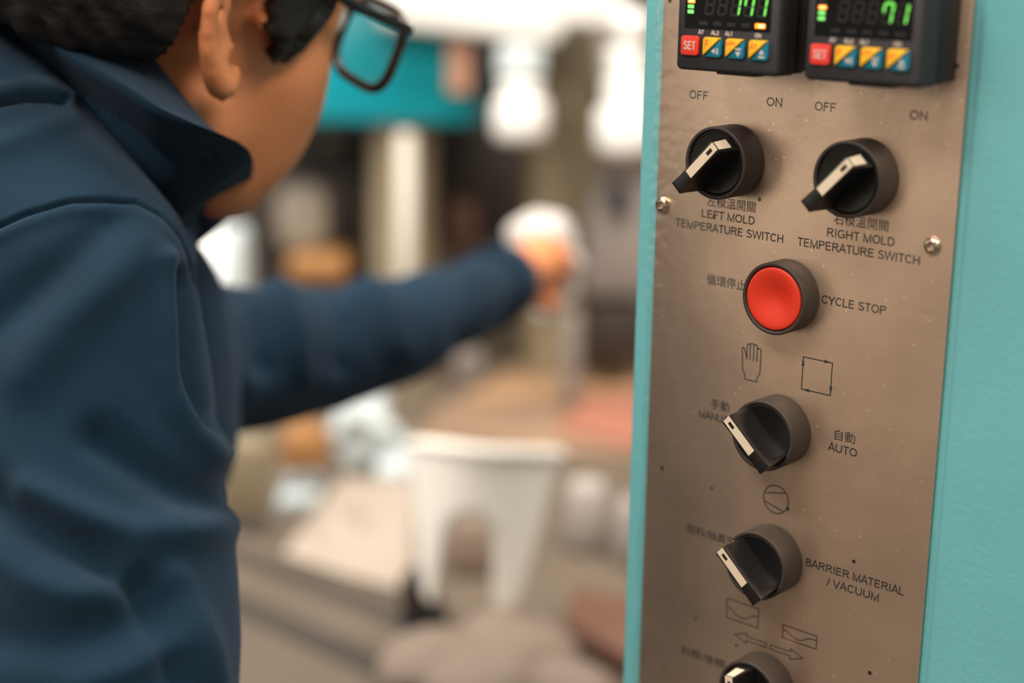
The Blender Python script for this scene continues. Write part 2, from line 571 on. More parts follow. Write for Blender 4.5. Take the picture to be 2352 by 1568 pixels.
for tip, tail, wv in (((22.6, 30.65), (18.8, 30.65), (0, .75)), ((22.6, 17.03), (22.6, 20.8), (.75, 0)), ((8.98, 17.03), (12.8, 17.03), (0, .75)), ((8.98, 30.65), (8.98, 26.9), (.75, 0))):
    d = [tip[0] - tail[0], tip[1] - tail[1]]
    tp = (tip[0] - d[0] * .0, tip[1] - d[1] * .0)
    bm.faces.new([bm.verts.new((x, -0.045, z)) for x, z in (tp, (tail[0] + wv[0], tail[1] + wv[1]), (tail[0] - wv[0], tail[1] - wv[1]))])
obj('cycle_symbol', scaled(bm), M['ink'], plate)
bm = B()
ribbon(bm, arc(-0.15, -33.2, 6.1, 6.1, 0, 360, 48)[:-1], SW, closed=True)
ribbon(bm, [(-5.85, -31.6), (4.4, -29.2)], SW)
ribbon(bm, [(-5.75, -35.2), (4.0, -37.6)], SW)
obj('pump_symbol', scaled(bm), M['ink'], plate)
bm = B()
ribbon(bm, [(-21.95, -84.5), (-5.5, -84.5), (-5.5, -93.4), (-21.95, -93.4)], SW, closed=True)
ribbon(bm, [(-21.6, -88.3), (-20.4, -88.4), (-19.2, -89.1), (-17.2, -90.6), (-15.0, -91.4), (-12.6, -91.3), (-10.6, -90.2), (-8.9, -88.9), (-7.4, -88.4), (-5.6, -88.5)], SW)
obj('vacuum_symbol', scaled(bm), M['ink'], plate)
bm = B()
ribbon(bm, [(7.0, -87.9), (23.8, -87.9), (23.8, -93.75), (7.0, -93.75)], SW, closed=True)
ribbon(bm, [(7.2, -90.0), (8.6, -90.1), (9.8, -90.7), (11.6, -91.7), (13.6, -92.4), (15.8, -92.35), (17.8, -91.5), (19.4, -90.4), (21.0, -89.9), (23.7, -89.95)], SW)
obj('vacuum_symbol', scaled(bm), M['ink'], plate)
for sx, ox in ((-1, -0.8), (1, 1.3)):
    bm = B()
    ribbon(bm, [(ox + sx * a_, -99.95 + c_) for a_, c_ in ((0, .95), (10.2, .95), (10.2, 2.4), (16.4, -.1), (10.2, -2.5), (10.2, -1.0), (0, -1.0))], SW, closed=True)
    obj('arrow_symbol', scaled(bm), M['ink'], plate)


def screw(x, z):
    bm = B()
    lathe(bm, [(3.5, 0), (3.5, .5), (3.25, 1.2), (2.7, 1.85), (2.1, 2.1), (1.75, 2.15)], 40)
    # hexagonal socket
    r1 = [v for v in bm.verts if abs(v.co.y + 2.15) < 1e-6]
    lathe(bm, [(1.75, 2.15), (1.55, 2.05), (1.5, .9), (0, .7)], 6)
    o = obj('screw', scaled(bm), M['screw'], plate, angle=35)
    o.location = (x * MM, 0, z * MM)
    return o


screw(-65.1, 84.3)
screw(62.4, 84.2)


# ------------------------------------------------------------------ switches
def place(x, z):
    return PANEL @ Matrix.Translation((x * MM, 0, z * MM))


def make_ring(parent, top=13.85, inner=13.3):
    bm = B()
    lathe(bm, [(14.4, 0), (14.87, .4), (14.87, top - .5), (14.72, top - .12), (14.45, top), (13.6, top), (inner, top - .3), (inner, top - 2.5)], 96)
    return obj('bezel', scaled(bm), M['ring'], parent, angle=50)


def make_selector(label, x, z, deg):
    t = empty('selector_switch', place(x, z), label, 'switch')
    make_ring(t)
    bm = B()
    lathe(bm, [(13.15, 11), (13.15, 12.7), (12.95, 13.05), (12.6, 13.15), (12.35, 12.95), (12.1, 12.9), (0, 12.9)], 96)
    obj('dial', scaled(bm), M['gloss_black'], t, angle=30)
    # handle: a waisted bar across the dial; +s is the pointer end
    hd = bpy.data.objects.new('handle', bpy.data.meshes.new('handle'))
    bm = B()
    ns = 15
    secs = []
    z0, z1 = 12.8, 26.6
    for k in range(ns):
        u = k / (ns - 1)
        s = -14.0 + u * 26.4
        e = abs(2 * u - 1)
        wb = 3.1 + 1.1 * (e ** 2.2)
        wm = 2.0 + 1.1 * (e ** 2.5)
        wt = 2.55 + .35 * (e ** 3)
        sb = -12.6 + u * 25.4
        row = []
        for q in range(6):
            v = q / 5
            ww = wb * (1 - v) ** 1.6 + (wm + (wt - wm) * v) * (1 - (1 - v) ** 1.6)
            sx_ = sb + (s - sb) * (v ** .8)
            row.append((ww, sx_, z0 + (z1 - z0) * v))
        secs.append(row)
    grid = []
    for row in secs:
        L = [bm.verts.new((sx_, -zz, ww)) for ww, sx_, zz in row]
        R = [bm.verts.new((sx_, -zz, -ww)) for ww, sx_, zz in reversed(row)]
        grid.append(L + R)
    n = len(grid[0])
    for a_, c_ in zip(grid, grid[1:]):
        for k in range(n):
            bm.faces.new((a_[k], a_[(k + 1) % n], c_[(k + 1) % n], c_[k]))
    for gidx in (0, -1):
        g = grid[gidx]
        for q in range(5):
            bm.faces.new((g[q], g[q + 1], g[n - 2 - q], g[n - 1 - q]))
    bmesh.ops.recalc_face_normals(bm, faces=bm.faces)
    sharp = [e for e in bm.edges if len(e.link_faces) == 2 and e.calc_face_angle(0) > math.radians(50)]
    bmesh.ops.bevel(bm, geom=sharp, offset=.28, segments=2, profile=.6, affect='EDGES')
    scaled(bm)
    bm.to_mesh(hd.data); bm.free()
    for p in hd.data.polygons:
        p.use_smooth = True
    hd.data.set_sharp_from_angle(angle=math.radians(40))
    hd.data.materials.append(M['handle'])
    COL.objects.link(hd)
    hd.parent = t
    hd.rotation_euler = (0, -math.radians(deg), 0)
    # cream inlay with its slot, bent down over the pointer end
    bm = B()
    y = -26.72
    w = 1.85
    xs = [-5.2, 7.2, 10.4, 12.35]
    def q4(p):
        bm.faces.new([bm.verts.new(v) for v in p])
    q4([(xs[0], y, -w), (xs[1], y, -w), (xs[1], y, w), (xs[0], y, w)])
    q4([(xs[2], y, -w), (xs[3], y, -w), (xs[3], y, w), (xs[2], y, w)])
    q4([(xs[1], y, -w), (xs[2], y, -w), (xs[2], y, -.8), (xs[1], y, -.8)])
    q4([(xs[1], y, .8), (xs[2], y, .8), (xs[2], y, w), (xs[1], y, w)])
    q4([(12.35, y, -w), (12.95, -17.8, -w * 1.15), (12.95, -17.8, w * 1.15), (12.35, y, w)])
    bmesh.ops.remove_doubles(bm, verts=bm.verts, dist=.001)
    bmesh.ops.recalc_face_normals(bm, faces=bm.faces)
    r = bmesh.ops.extrude_face_region(bm, geom=list(bm.faces))
    bmesh.ops.translate(bm, vec=(-.25, .35, 0), verts=[g for g in r['geom'] if isinstance(g, bmesh.types.BMVert)])
    bmesh.ops.recalc_face_normals(bm, faces=bm.faces)
    obj('pointer_inlay', scaled(bm), M['inlay'], hd)
    return t


make_selector('black selector switch above the words LEFT MOLD, pointer turned to ON', -29.54, 107.1, 46)
make_selector('black selector switch above the words RIGHT MOLD, pointer turned to ON', 31.5, 107.1, 46)
make_selector('black selector switch between MANUAL and AUTO, pointer turned up left', 0, -2.1, 138)
make_selector('black selector switch left of the words BARRIER MATERIAL, pointer turned up left', 0, -59.2, 138)
make_selector('black selector switch below the two arrows at the bottom of the plate, pointer straight up', 0, -118, 97)

t = empty('push_button', place(0, 55.07), 'round glossy red push button beside the words CYCLE STOP', 'button')
bm = B()
lathe(bm, [(14.4, 0), (14.87, .4), (14.87, 10.6), (14.7, 11.0), (14.4, 11.12), (13.55, 11.12), (13.25, 10.8), (13.25, 7)], 96)
obj('bezel', scaled(bm), M['ring'], t, angle=50)
bm = B()
prof = [(12.95, 7), (12.95, 10.3), (12.75, 10.85), (12.3, 11.05)]
for k in range(1, 13):
    r = 12.3 * (1 - k / 12)
    prof.append((r, 11.05 - 2.1 * (0.5 + 0.5 * math.cos(PI * min(1, r / 11.8)))))
lathe(bm, prof, 96)
obj('button_cap', scaled(bm), M['red'], t, smooth=True)


# ------------------------------------------------------------------ temperature controllers
def seg_poly(x, z, on, s=1.0):
    """seven-segment cell, right stem foot at x; returns list of outlines"""
    sl = .15
    H, Wd, tt = 7.0, 3.5, .95
    P = []
    def add(x0, z0, x1, z1):
        d = Vector((x1 - x0, z1 - z0)); d.normalize()
        nn = Vector((-d.y, d.x)) * tt / 2
        e = d * tt / 2
        c = [(x0 + e.x * .0 - d.x * tt * .35, z0 - d.y * tt * .35), (x0 + nn.x + e.x * .3, z0 + nn.y + e.y * .3), (x1 + nn.x - e.x * .3, z1 + nn.y - e.y * .3), (x1 + d.x * tt * .35, z1 + d.y * tt * .35), (x1 - nn.x - e.x * .3, z1 - nn.y - e.y * .3), (x0 - nn.x + e.x * .3, z0 - nn.y + e.y * .3)]
        P.append([(x + a_ + q_ * sl, z + q_) for a_, q_ in c])
    g = .35
    S7 = {'a': (-Wd + g, H, -g, H), 'b': (0, H / 2 + g, 0, H - g), 'c': (0, g, 0, H / 2 - g), 'd': (-Wd + g, 0, -g, 0), 'e': (-Wd, g, -Wd, H / 2 - g), 'f': (-Wd, H / 2 + g, -Wd, H - g), 'g': (-Wd + g, H / 2, -g, H / 2)}
    for k in on:
        add(*S7[k])
    return P


def controller(label, dx, digits, col_led, row_on):
    """body drawn at the left one's place in mm, shifted by dx"""
    t = empty('temperature_controller', place(-39.8 + dx + 24, 145 + 24), label, 'controller')
    ox, oz = -(-39.8 + 24), -(145 + 24)     # from plate mm to the controller's own centre
    def part(name, bm, m, par=None, angle=None):
        bmesh.ops.translate(bm, vec=(ox, 0, oz), verts=bm.verts)
        return obj(name, scaled(bm), m, par or t, angle=angle)
    HF = 29.2
    bm = B()
    box(bm, -38.6, 7.0, -18.5, 0, 146.2, 191.8, 1.0, 2)
    part('housing', bm, M['case_dark'], angle=40)
    bm = B()
    box(bm, -39.0, 7.6, -17.0, -10.5, 145.6, 192.4, .8, 2)
    part('collar_frame', bm, M['case_dark'], angle=40)
    bm = B()
    a_ = rrect(-39.8, 8.2, 145, 193, 2.2)
    rows = [[(x, -18.0, z) for x, z in a_], [(x, -HF + 1.4, z) for x, z in a_]]
    for ins, yy in ((.35, HF - .5), (1.0, HF)):
        rows.append([(x, -yy, z) for x, z in rrect(-39.8 + ins, 8.2 - ins, 145 + ins, 193 - ins, 2.2 - ins * .6)])
    vv = [[bm.verts.new(p) for p in r_] for r_ in rows]
    n = len(a_)
    for r1_, r2_ in zip(vv, vv[1:]):
        for k in range(n):
            bm.faces.new((r1_[k], r1_[(k + 1) % n], r2_[(k + 1) % n], r2_[k]))
    bm.faces.new(vv[0]); bm.faces.new(vv[-1])
    bmesh.ops.recalc_face_normals(bm, faces=bm.faces)
    part('front_bezel', bm, M['case'], angle=35)
    bm = B()
    box(bm, -23, -4.7, -HF + 4, -HF + 11, 143.9, 145.6, .4, 1)
    part('clip', bm, M['case_dark'])
    bm = B()
    prism(bm, rrect(-36.05, 4.0, 161.2, 189, .9), -HF - .05, -HF + .3)
    scr = part('display_window', bm, M['screen'])
    yy = -HF - .09
    def flat(polys, m, name, y=yy, par=scr):
        bm = B()
        for P_ in polys:
            bm.faces.new([bm.verts.new((x, y, z)) for x, z in P_])
        bmesh.ops.recalc_face_normals(bm, faces=bm.faces)
        for f in bm.faces:
            if f.normal.y > 0:
                f.normal_flip()
        return part(name, bm, m, par)
    cells = [.9, -5.0, -10.95, -17.0, -23.0]
    # unlit cells
    gp = []
    for k, cx_ in enumerate(cells):
        on = digits.get(k, '')
        gp += seg_poly(cx_, 167.1, [q_ for q_ in 'abcdefg' if q_ not in on])
    flat(gp, M['ghost'], 'unlit_segments')
    for k, cx_ in enumerate(cells):
        on = digits.get(k)
        if on:
            flat(seg_poly(cx_, 167.1, on), M['seg'], 'lit_digit', y=yy - .03)
    for k, st in enumerate(col_led):
        z1_ = 168.35 + 2.0 * k
        w_ = 3.05 if k < 2 else 3.5
        m_ = {'g': M['led_green'], 'o': M['led_orange'], '-': M['ghost_led']}[st]
        flat([rrect(-34.9, -34.9 + w_, z1_ - 1.45, z1_, .35, 2)], m_, 'level_lamp')
        if st == 'o':
            flat([rrect(-34.3, -34.9 + w_ - .7, z1_ - 1.0, z1_ - .45, .2, 2)], M['led_core'], 'level_lamp_core', y=yy - .03)
    for k, (xa, xb) in enumerate(((-29.1, -25.1), (-22.6, -18.4), (-16.0, -12.0), (-9.4, -5.4), (-3.1, 1.6))):
        lit = row_on and k == 4
        flat([rrect(xa, xb, 162.75 - (.1 if lit else 0), 164.3 + (.2 if lit else 0), .3, 2)], M['led_orange'] if lit else M['ghost_led'], 'status_lamp')
        if lit:
            flat([rrect(xa + 1.7, xb - .5, 163.1, 164.1, .3, 2)], M['led_core'], 'status_lamp_core', y=yy - .03)
    # small captions over the keys
    bm = B()
    for s, x_, w_ in (('AT', -29.2, 2.4), ('AL2', -23.1, 3.4), ('AL1', -16.5, 3.3), ('ON', -2.9, 2.7)):
        letters(bm, s, x_, 159.25, w_, 1.55, y=-HF - .05, weight=1.5)
    part('caption_lettering', bm, M['key_print'])
    yk = -HF - 1.1
    # red SET key
    def key(x0, x1, outline, m, name='key'):
        bm = B()
        prism(bm, outline, yk, -HF + .3)
        ed = [e for e in bm.edges if all(abs(v.co.y - yk) < 1e-5 for v in e.verts)]
        bmesh.ops.bevel(bm, geom=ed, offset=.28, segments=2, profile=.6, affect='EDGES')
        return part(name, bm, m, angle=40)
    kset = key(0, 0, rrect(-36.8, -28.4, 150.95, 158.4, 1.2), M['key_red'], 'set_key')
    bm = B()
    letters(bm, 'SET', -35.3, 153.1, 5.4, 3.3, y=yk - .03, weight=1.15)
    part('key_lettering', bm, M['key_print'], kset)
    for kx, word, sym in ((-26.15, 'F', 'left'), (-15.5, 'MAN', 'down'), (-4.8, 'AT', 'up')):
        x0, x1, z0_, z1_ = kx, kx + 8.45, 150.85, 158.25
        full = rrect(x0, x1, z0_, z1_, 1.2)
        n6 = 6
        tr, tl, bl, br = full[0:6], full[6:12], full[12:18], full[18:24]
        up = [tr[3]] + tr[4:] + tl + bl[:3]
        lo = [bl[4]] + bl[5:] + br + tr[:3]
        ky = key(0, 0, [(x - .08, z) for x, z in up], M['key_yellow'], 'yellow_key_half')
        kb = key(0, 0, [(x + .08, z) for x, z in lo], M['key_blue'], 'blue_key_half')
        bm = B()
        if word == 'F':
            letters(bm, 'F', x0 + 1.0, z0_ + 3.6, 1.7, 2.8, y=yk - .03, weight=1.2)
        elif word == 'MAN':
            letters(bm, 'MAN', x0 + .5, z0_ + 4.9, 3.9, 1.5, y=yk - .03, weight=1.3)
        else:
            letters(bm, 'AT', x0 + .7, z0_ + 3.9, 2.9, 2.0, y=yk - .03, weight=1.3)
        part('key_lettering', bm, M['key_print_red'], ky)
        cx_, cz_ = x0 + 5.9, z0_ + 2.3
        if sym == 'left':
            tri = [(cx_ - 1.9, cz_), (cx_ - .1, cz_ - 1.1), (cx_ - .1, cz_ + 1.1)]; bar = [(cx_ + .6, cz_ - 1.2), (cx_ + 1.3, cz_ - 1.2), (cx_ + 1.3, cz_ + 1.2), (cx_ + .6, cz_ + 1.2)]
        elif sym == 'down':
            cz_ += .1
            tri = [(cx_ + .0, cz_ - 1.7), (cx_ + 1.25, cz_ + .2), (cx_ - 1.25, cz_ + .2)]; bar = [(cx_ - 1.35, cz_ + .9), (cx_ + 1.35, cz_ + .9), (cx_ + 1.35, cz_ + 1.6), (cx_ - 1.35, cz_ + 1.6)]
        else:
            tri = [(cx_, cz_ + 1.9), (cx_ + 1.25, cz_ + 0), (cx_ - 1.25, cz_ + 0)]; bar = [(cx_ - 1.35, cz_ - 1.4), (cx_ + 1.35, cz_ - 1.4), (cx_ + 1.35, cz_ - .7), (cx_ - 1.35, cz_ - .7)]
        flat([tri, bar], M['key_print'], 'key_symbol', y=yk - .03, par=kb)
    return t


controller('dark temperature controller above the left selector, green display reading 171 with orange ON lamp', 0, {0: 'bc', 1: 'abcf', 2: 'bc'}, 'ggo', True)
controller('dark temperature controller above the right selector, green display reading 71', 59.15, {0: 'bc', 1: 'abcf'}, 'ggo-'[:4], False)

# ------------------------------------------------------------------ the man in the navy jacket
M['skin'] = mat('skin', (0.70, 0.255, 0.110, 1), rough=0.45, var=0.10, vscale=30, bump=0.3, bscale=900, sss=0.04)
M['hair'] = mat('dark_hair', (0.016, 0.012, 0.010, 1), rough=0.55, bump=0.8, bscale=500, var=0.4, vscale=80)
M['jacket'] = mat('navy_twill', (0.0015, 0.0140, 0.0290, 1), rough=0.85, var=0.20, vscale=14, sheen=0.10, spec=0.15)
nt = M['jacket'].node_tree
b_ = nt.nodes['Principled BSDF']
b_.inputs['Sheen Roughness'].default_value = 0.6
b_.inputs['Sheen Tint'].default_value = (0.50, 0.62, 0.85, 1)
tc = nt.nodes.new('ShaderNodeTexCoord')
mpj = nt.nodes.new('ShaderNodeMapping')
mpj.inputs['Rotation'].default_value = (0.5, 0.3, 0.6)
nt.links.new(tc.outputs['Object'], mpj.inputs['Vector'])
mpj.inputs['Scale'].default_value = (1.0, 0.35, 2.2)
nz = nt.nodes.new('ShaderNodeTexNoise')
nz.inputs['Scale'].default_value = 1500
nz.inputs['Detail'].default_value = 4
nt.links.new(mpj.outputs['Vector'], nz.inputs['Vector'])
bpj = nt.nodes.new('ShaderNodeBump'); bpj.inputs['Strength'].default_value = 0.6; bpj.inputs['Distance'].default_value = 0.0004
nt.links.new(nz.outputs['Fac'], bpj.inputs['Height'])
nt.links.new(bpj.outputs['Normal'], b_.inputs['Normal'])
M['trousers'] = mat('dark_trousers', (0.02, 0.022, 0.028, 1), rough=0.9)
M['shoe'] = mat('black_shoe', (0.01, 0.01, 0.01, 1), rough=0.5)
M['frame'] = mat('dark_brown_frame', (0.035, 0.014, 0.008, 1), rough=0.3)
M['temple'] = mat('dark_temple', (0.012, 0.014, 0.017, 1), rough=0.4)
M['eye'] = mat('eye_white', (0.75, 0.70, 0.66, 1), rough=0.2)
M['iris'] = mat('dark_iris', (0.02, 0.01, 0.006, 1), rough=0.15)
M['lips'] = mat('lip', (0.42, 0.14, 0.09, 1), rough=0.45)
M['lens'] = bpy.data.materials.new('spectacle_lens')
M['lens'].use_nodes = True
nt = M['lens'].node_tree
for n_ in list(nt.nodes):
    if n_.type == 'BSDF_PRINCIPLED':
        nt.nodes.remove(n_)
tr = nt.nodes.new('ShaderNodeBsdfTransparent'); tr.inputs[0].default_value = (0.86, 0.95, 0.93, 1)
gl = nt.nodes.new('ShaderNodeBsdfGlossy'); gl.inputs['Roughness'].default_value = 0.05
mx = nt.nodes.new('ShaderNodeMixShader'); mx.inputs[0].default_value = 0.16
nt.links.new(tr.outputs[0], mx.inputs[1]); nt.links.new(gl.outputs[0], mx.inputs[2])
nt.links.new(mx.outputs[0], nt.nodes['Material Output'].inputs['Surface'])


def ball(bm, c, r, mtx=None, sub=3):
    """ellipsoid; r scalar or (rx, ry, rz)"""
    if not isinstance(r, (tuple, list)):
        r = (r, r, r)
    m = Matrix.Translation(Vector(c)) @ Matrix.Diagonal((r[0], r[1], r[2], 1))
    if mtx is not None:
        m = mtx @ m
    bmesh.ops.create_icosphere(bm, subdivisions=sub, radius=1.0, matrix=m)


def chain(bm, pts, sub=3, n=28):
    """pts: (Vector, radius) joints; round joints and tapered lengths between them"""
    for p, r in pts:
        ball(bm, p, r, sub=sub)
    for (p, r), (q, s) in zip(pts, pts[1:]):
        if (Vector(q) - Vector(p)).length > 1e-5:
            tube(bm, p, q, r, s, n)


def remesh(name, bm, voxel, smooth_it, m, parent, factor=0.5):
    me = bpy.data.meshes.new(name)
    bm.to_mesh(me)
    bm.free()
    o = bpy.data.objects.new(name, me)
    COL.objects.link(o)
    r = o.modifiers.new('r', 'REMESH'); r.mode = 'VOXEL'; r.voxel_size = voxel
    if smooth_it:
        s = o.modifiers.new('s', 'SMOOTH'); s.iterations = smooth_it; s.factor = factor
    bpy.context.view_layer.update()
    me2 = bpy.data.meshes.new_from_object(o.evaluated_get(bpy.context.evaluated_depsgraph_get()))
    bpy.data.objects.remove(o)
    bpy.data.meshes.remove(me)
    me2.name = name
    me2.materials.clear()
    return link(name, me2, m, parent, smooth=True)


person = empty('person', Matrix.Translation((-0.42, 0.80, 0)), 'man in a navy jacket and glasses bending forward, wiping the press with a white cloth', 'person')
person_inv = person.matrix_world.inverted()
PW = person_inv           # parts are written in world coordinates, then moved under the person


def own(o):
    o.data.transform(PW)
    return o


# head frame (metres): local x = his right, y = forward, z = up
HR = Vector((0.0, 0.0, 0.0))
f_ = Vector((0.66, 0.0, 0.75)); s_ = Vector((0.68, 0.41, -0.60)); u_ = Vector((0.31, -0.91, -0.27))
toW = lambda v: AX * v.x + AY * v.y + AZ * v.z
hx, hy = toW(s_).normalized(), toW(f_).normalized()
hz = hx.cross(hy).normalized(); hy = hz.cross(hx).normalized()
hc_cam = Vector((-0.1705, -0.1800, 0.779))
HC = CAM + toW(hc_cam)
HS = 1.0
HEAD = Matrix(((hx.x, hy.x, hz.x, HC.x), (hx.y, hy.y, hz.y, HC.y), (hx.z, hy.z, hz.z, HC.z), (0, 0, 0, 1))) @ Matrix.Diagonal((HS, HS, HS, 1))


def hp(x, y, z):
    return HEAD @ Vector((x * MM, y * MM, z * MM))


def hball(bm, c, r, sub=3):
    ball(bm, [v * MM for v in c], tuple(v * MM for v in (r if isinstance(r, (tuple, list)) else (r, r, r))), HEAD, sub)


def hchain(bm, pts, sub=2, n=16):
    chain(bm, [(hp(*p), r * MM) for p, r in pts], sub, n)


# joints of the jacketed figure
SHN = at(130, 655, .725)      # near (right) shoulder
SHF = at(150, 880, 1.06)      # far shoulder
NECK = at(110, 430, .87)
CHEST = at(-60, 900, .93)
WAIST = at(-420, 1700, 1.00)
HIP = WAIST + Vector((-0.05, -0.0, -0.16))
ELN = at(175, 1500, .70)      # near elbow
WRN = at(330, 2500, .86)
FA = [(at(150, 880, 1.04), .062), (at(420, 835, 1.05), .0535), (at(620, 815, 1.12), .0500), (at(740, 803, 1.17), .0470), (at(900, 765, 1.24), .0415), (at(1050, 702, 1.34), .0355), (at(1168, 642, 1.44), .0275)]

# ---- body: head, neck, trunk, arms and hands in one skin
bm = B()
hball(bm, (0, -12, 28), (75, 94, 78), 4)                      # skull
hball(bm, (0, 28, -12), (64, 64, 70), 4)                      # face
hball(bm, (0, 44, -72), (49, 50, 40), 4)                      # jaw
hball(bm, (0, 70, -100), (28, 27, 23))                         # chin
for sgn in (-1, 1):
    hball(bm, (sgn * 46, 50, -28), (21, 31, 28))              # cheek
    hball(bm, (sgn * 50, 46, 4), (16, 29, 30))                # temple
    hball(bm, (sgn * 40, 56, -46), (23, 31, 30)); hball(bm, (sgn * 36, 58, -62), (22, 30, 30)); hball(bm, (sgn * 31, 56, -78), (21, 30, 24)); hball(bm, (sgn * 26, 52, -92), (20, 30, 22))              # lower cheek
    hball(bm, (sgn * 48, 14, -58), (12, 26, 28))              # jaw angle
    hchain(bm, [((sgn * 40, 84, 14), 8), ((sgn * 14, 92, 12), 8)])   # brow
    hball(bm, (sgn * 9, 100, -36), (8, 9, 8))                 # nostril
    # ear: rim, lobe, inner shell, tragus
    e = lambda x, y, z: (sgn * x, y, z)
    hchain(bm, [(e(75, 10, 10), 3.2), (e(79, 9, 28), 3.6), (e(83, -3, 37), 4.2), (e(86, -18, 36), 4.4), (e(86, -30, 22), 4.5), (e(86, -32, 2), 4.5), (e(84, -27, -14), 4.8), (e(81, -17, -27), 6.6), (e(79, -9, -33), 8.0), (e(76, -3, -29), 6.0)])
    hchain(bm, [(e(79, 0, 24), 2.6), (e(81, -13, 25), 3), (e(81, -21, 12), 3), (e(81, -20, -4), 3), (e(79, -11, -17), 3.6)])
    hchain(bm, [(e(70, -18, 22), 5), (e(70, -20, 6), 5), (e(70, -16, -12), 5)])
    hball(bm, e(75, 7, 0), (5, 4, 7))
hchain(bm, [((0, 92, 4), 7), ((0, 101, -14), 8), ((0, 108, -32), 10), ((0, 96, -42), 8)])          # nose
hball(bm, (0, 84, -60), (22, 14, 7)); hball(bm, (0, 82, -72), (20, 14, 7))                       # lips
chain(bm, [(hp(0, -4, -30), .046), (hp(-6, -10, -80), .042), (NECK, .046), (CHEST, .10), (at(-250, 1300, .97), .11), (WAIST, .10), (HIP, .11)])
chain(bm, [(NECK + AZ * .02, .04), (SHN + AZ * .02, .040), (ELN, .040), (WRN, .026)])
chain(bm, [(NECK, .05)] + [(p, r * .72) for p, r in FA])
# far hand: palm and five fingers closed round a cloth
wr = FA[-1][0]
PALM = at(1228, 612, 1.50)
fdir = (at(1268, 592, 1.53) - PALM).normalized()


def finger(bm, pts, r0):
    pr = [(Vector(p), r0 * (1 - .10 * k)) for k, p in enumerate(pts)]
    chain(bm, pr, 2, 12)


chain(bm, [(wr, .024), (at(1200, 628, 1.46), .0235), (PALM, .024), (at(1240, 640, 1.52), .022)], 3, 16)
ball(bm, at(1238, 600, 1.51), .026, sub=3)
for k, (dx, dy, ln, r_) in enumerate(((0, -44, 1.0, .0092), (12, -18, 1.12, .0095), (12, 12, 1.05, .0092), (0, 40, .85, .0082))):
    base = (1246 + dx, 610 + dy)
    z_ = 1.535
    finger(bm, [at(base[0] - 8, base[1], z_ - .01), at(base[0] + 26 * ln, base[1] - 4, z_ + .012), at(base[0] + 42 * ln, base[1] + 6, z_ + .042), at(base[0] + 28 * ln, base[1] + 16, z_ + .060)], r_)
finger(bm, [at(1212, 655, 1.49), at(1232, 690, 1.485), at(1258, 702, 1.50), at(1276, 696, 1.52)], .0105)
# near hand, resting on the table edge below the frame
chain(bm, [(WRN, .026), (WRN + Vector((.03, .05, -.03)), .027), (WRN + Vector((.05, .09, -.04)), .026)], 3, 16)
for k in range(4):
    o0 = WRN + Vector((.02 + k * .021, .10, -.045))
    finger(bm, [o0, o0 + Vector((.004, .036, -.004)), o0 + Vector((.006, .058, -.016)), o0 + Vector((.006, .070, -.030))], .0092)
finger(bm, [WRN + Vector((.01, .05, -.035)), WRN + Vector((-.02, .08, -.045)), WRN + Vector((-.03, .105, -.055))], .0105)
# legs
KN = [Vector((-0.52, 0.80, 0.52)), Vector((-0.40, 1.02, 0.52))]
FT = [Vector((-0.60, 0.72, 0.09)), Vector((-0.46, 1.06, 0.09))]
for k_, f2 in zip(KN, FT):
    chain(bm, [(HIP, .085), (k_, .055), (f2, .038)], 3, 20)
body = remesh('body', bm, 0.0032, 3, M['skin'], person, 0.4)
# soften the cheeks and jaw
sb = bmesh.new(); sb.from_mesh(body.data)
HI = HEAD.inverted()
def cheek(co):
    q = HI @ co
    return abs(q.x) > .016 and .012 < q.y < .100 and -.135 < q.z < .012 and q.length < .17
vs = [v for v in sb.verts if cheek(v.co)]
for _ in range(40):
    bmesh.ops.smooth_vert(sb, verts=vs, factor=.6, use_axis_x=True, use_axis_y=True, use_axis_z=True)
sb.to_mesh(body.data); sb.free()
for q_ in body.data.polygons:
    q_.use_smooth = True
own(body)

# ---- face pieces
for sgn in (-1, 1):
    bm = B()
    hball(bm, (sgn * 31, 79, 1), 12.5)
    eye = own(obj('eye', bm, M['eye'], person, smooth=True))
    bm = B()
    hball(bm, (sgn * 31, 89.2, -1), (6, 3.2, 6))
    own(obj('iris', bm, M['iris'], eye, smooth=True)).data.transform(Matrix.Identity(4))
bm = B()
hball(bm, (0, 88.5, -60.5), (19, 11, 4.2)); hball(bm, (0, 86.5, -70), (17, 11, 4.6))
own(obj('lips', bm, M['lips'], person, smooth=True))

# ---- hair: a cap over the skull with nape and sideburns, roughened into locks
bm = B()
bmesh.ops.create_icosphere(bm, subdivisions=6, radius=1.0)
keep = []
for v in bm.verts:
    d = v.co.normalized()
    x, y, z = d.x * 79, d.y * 98 - 12, d.z * 82 + 28
    v.co = (x, y, z)
def hairline(x, y):
    ax = abs(x)
    if y > 62: return 62 if ax < 50 else 48
    if y > 34: return 30 + (y - 34) * 1.1
    if 16 < y <= 34 and ax > 40: return -16
    if 2 < y <= 16 and ax > 40: return -2
    if -34 < y <= 2: return 26 - (2 - y) * .3
    return -30 + max(0, (ax - 40)) * .3
kill = [v for v in bm.verts if v.co.z < hairline(v.co.x, v.co.y) + 3 * noise.noise(v.co * .12)]
bmesh.ops.delete(bm, geom=kill, context='VERTS')
for v in bm.verts:
    d = Vector((v.co.x, v.co.y + 12, v.co.z - 28)).normalized()
    st = noise.noise(Vector((v.co.x * .18, v.co.y * .05, v.co.z * .05))) * 3.0 + noise.noise(v.co * .35) * 1.8
    v.co += d * (3.0 + st)
r = bmesh.ops.solidify(bm, geom=list(bm.faces), thickness=-7)
bmesh.ops.transform(bm, matrix=HEAD @ Matrix.Scale(MM, 4), verts=bm.verts)
bmesh.ops.recalc_face_normals(bm, faces=bm.faces)
own(obj('hair', bm, M['hair'], person, smooth=True))
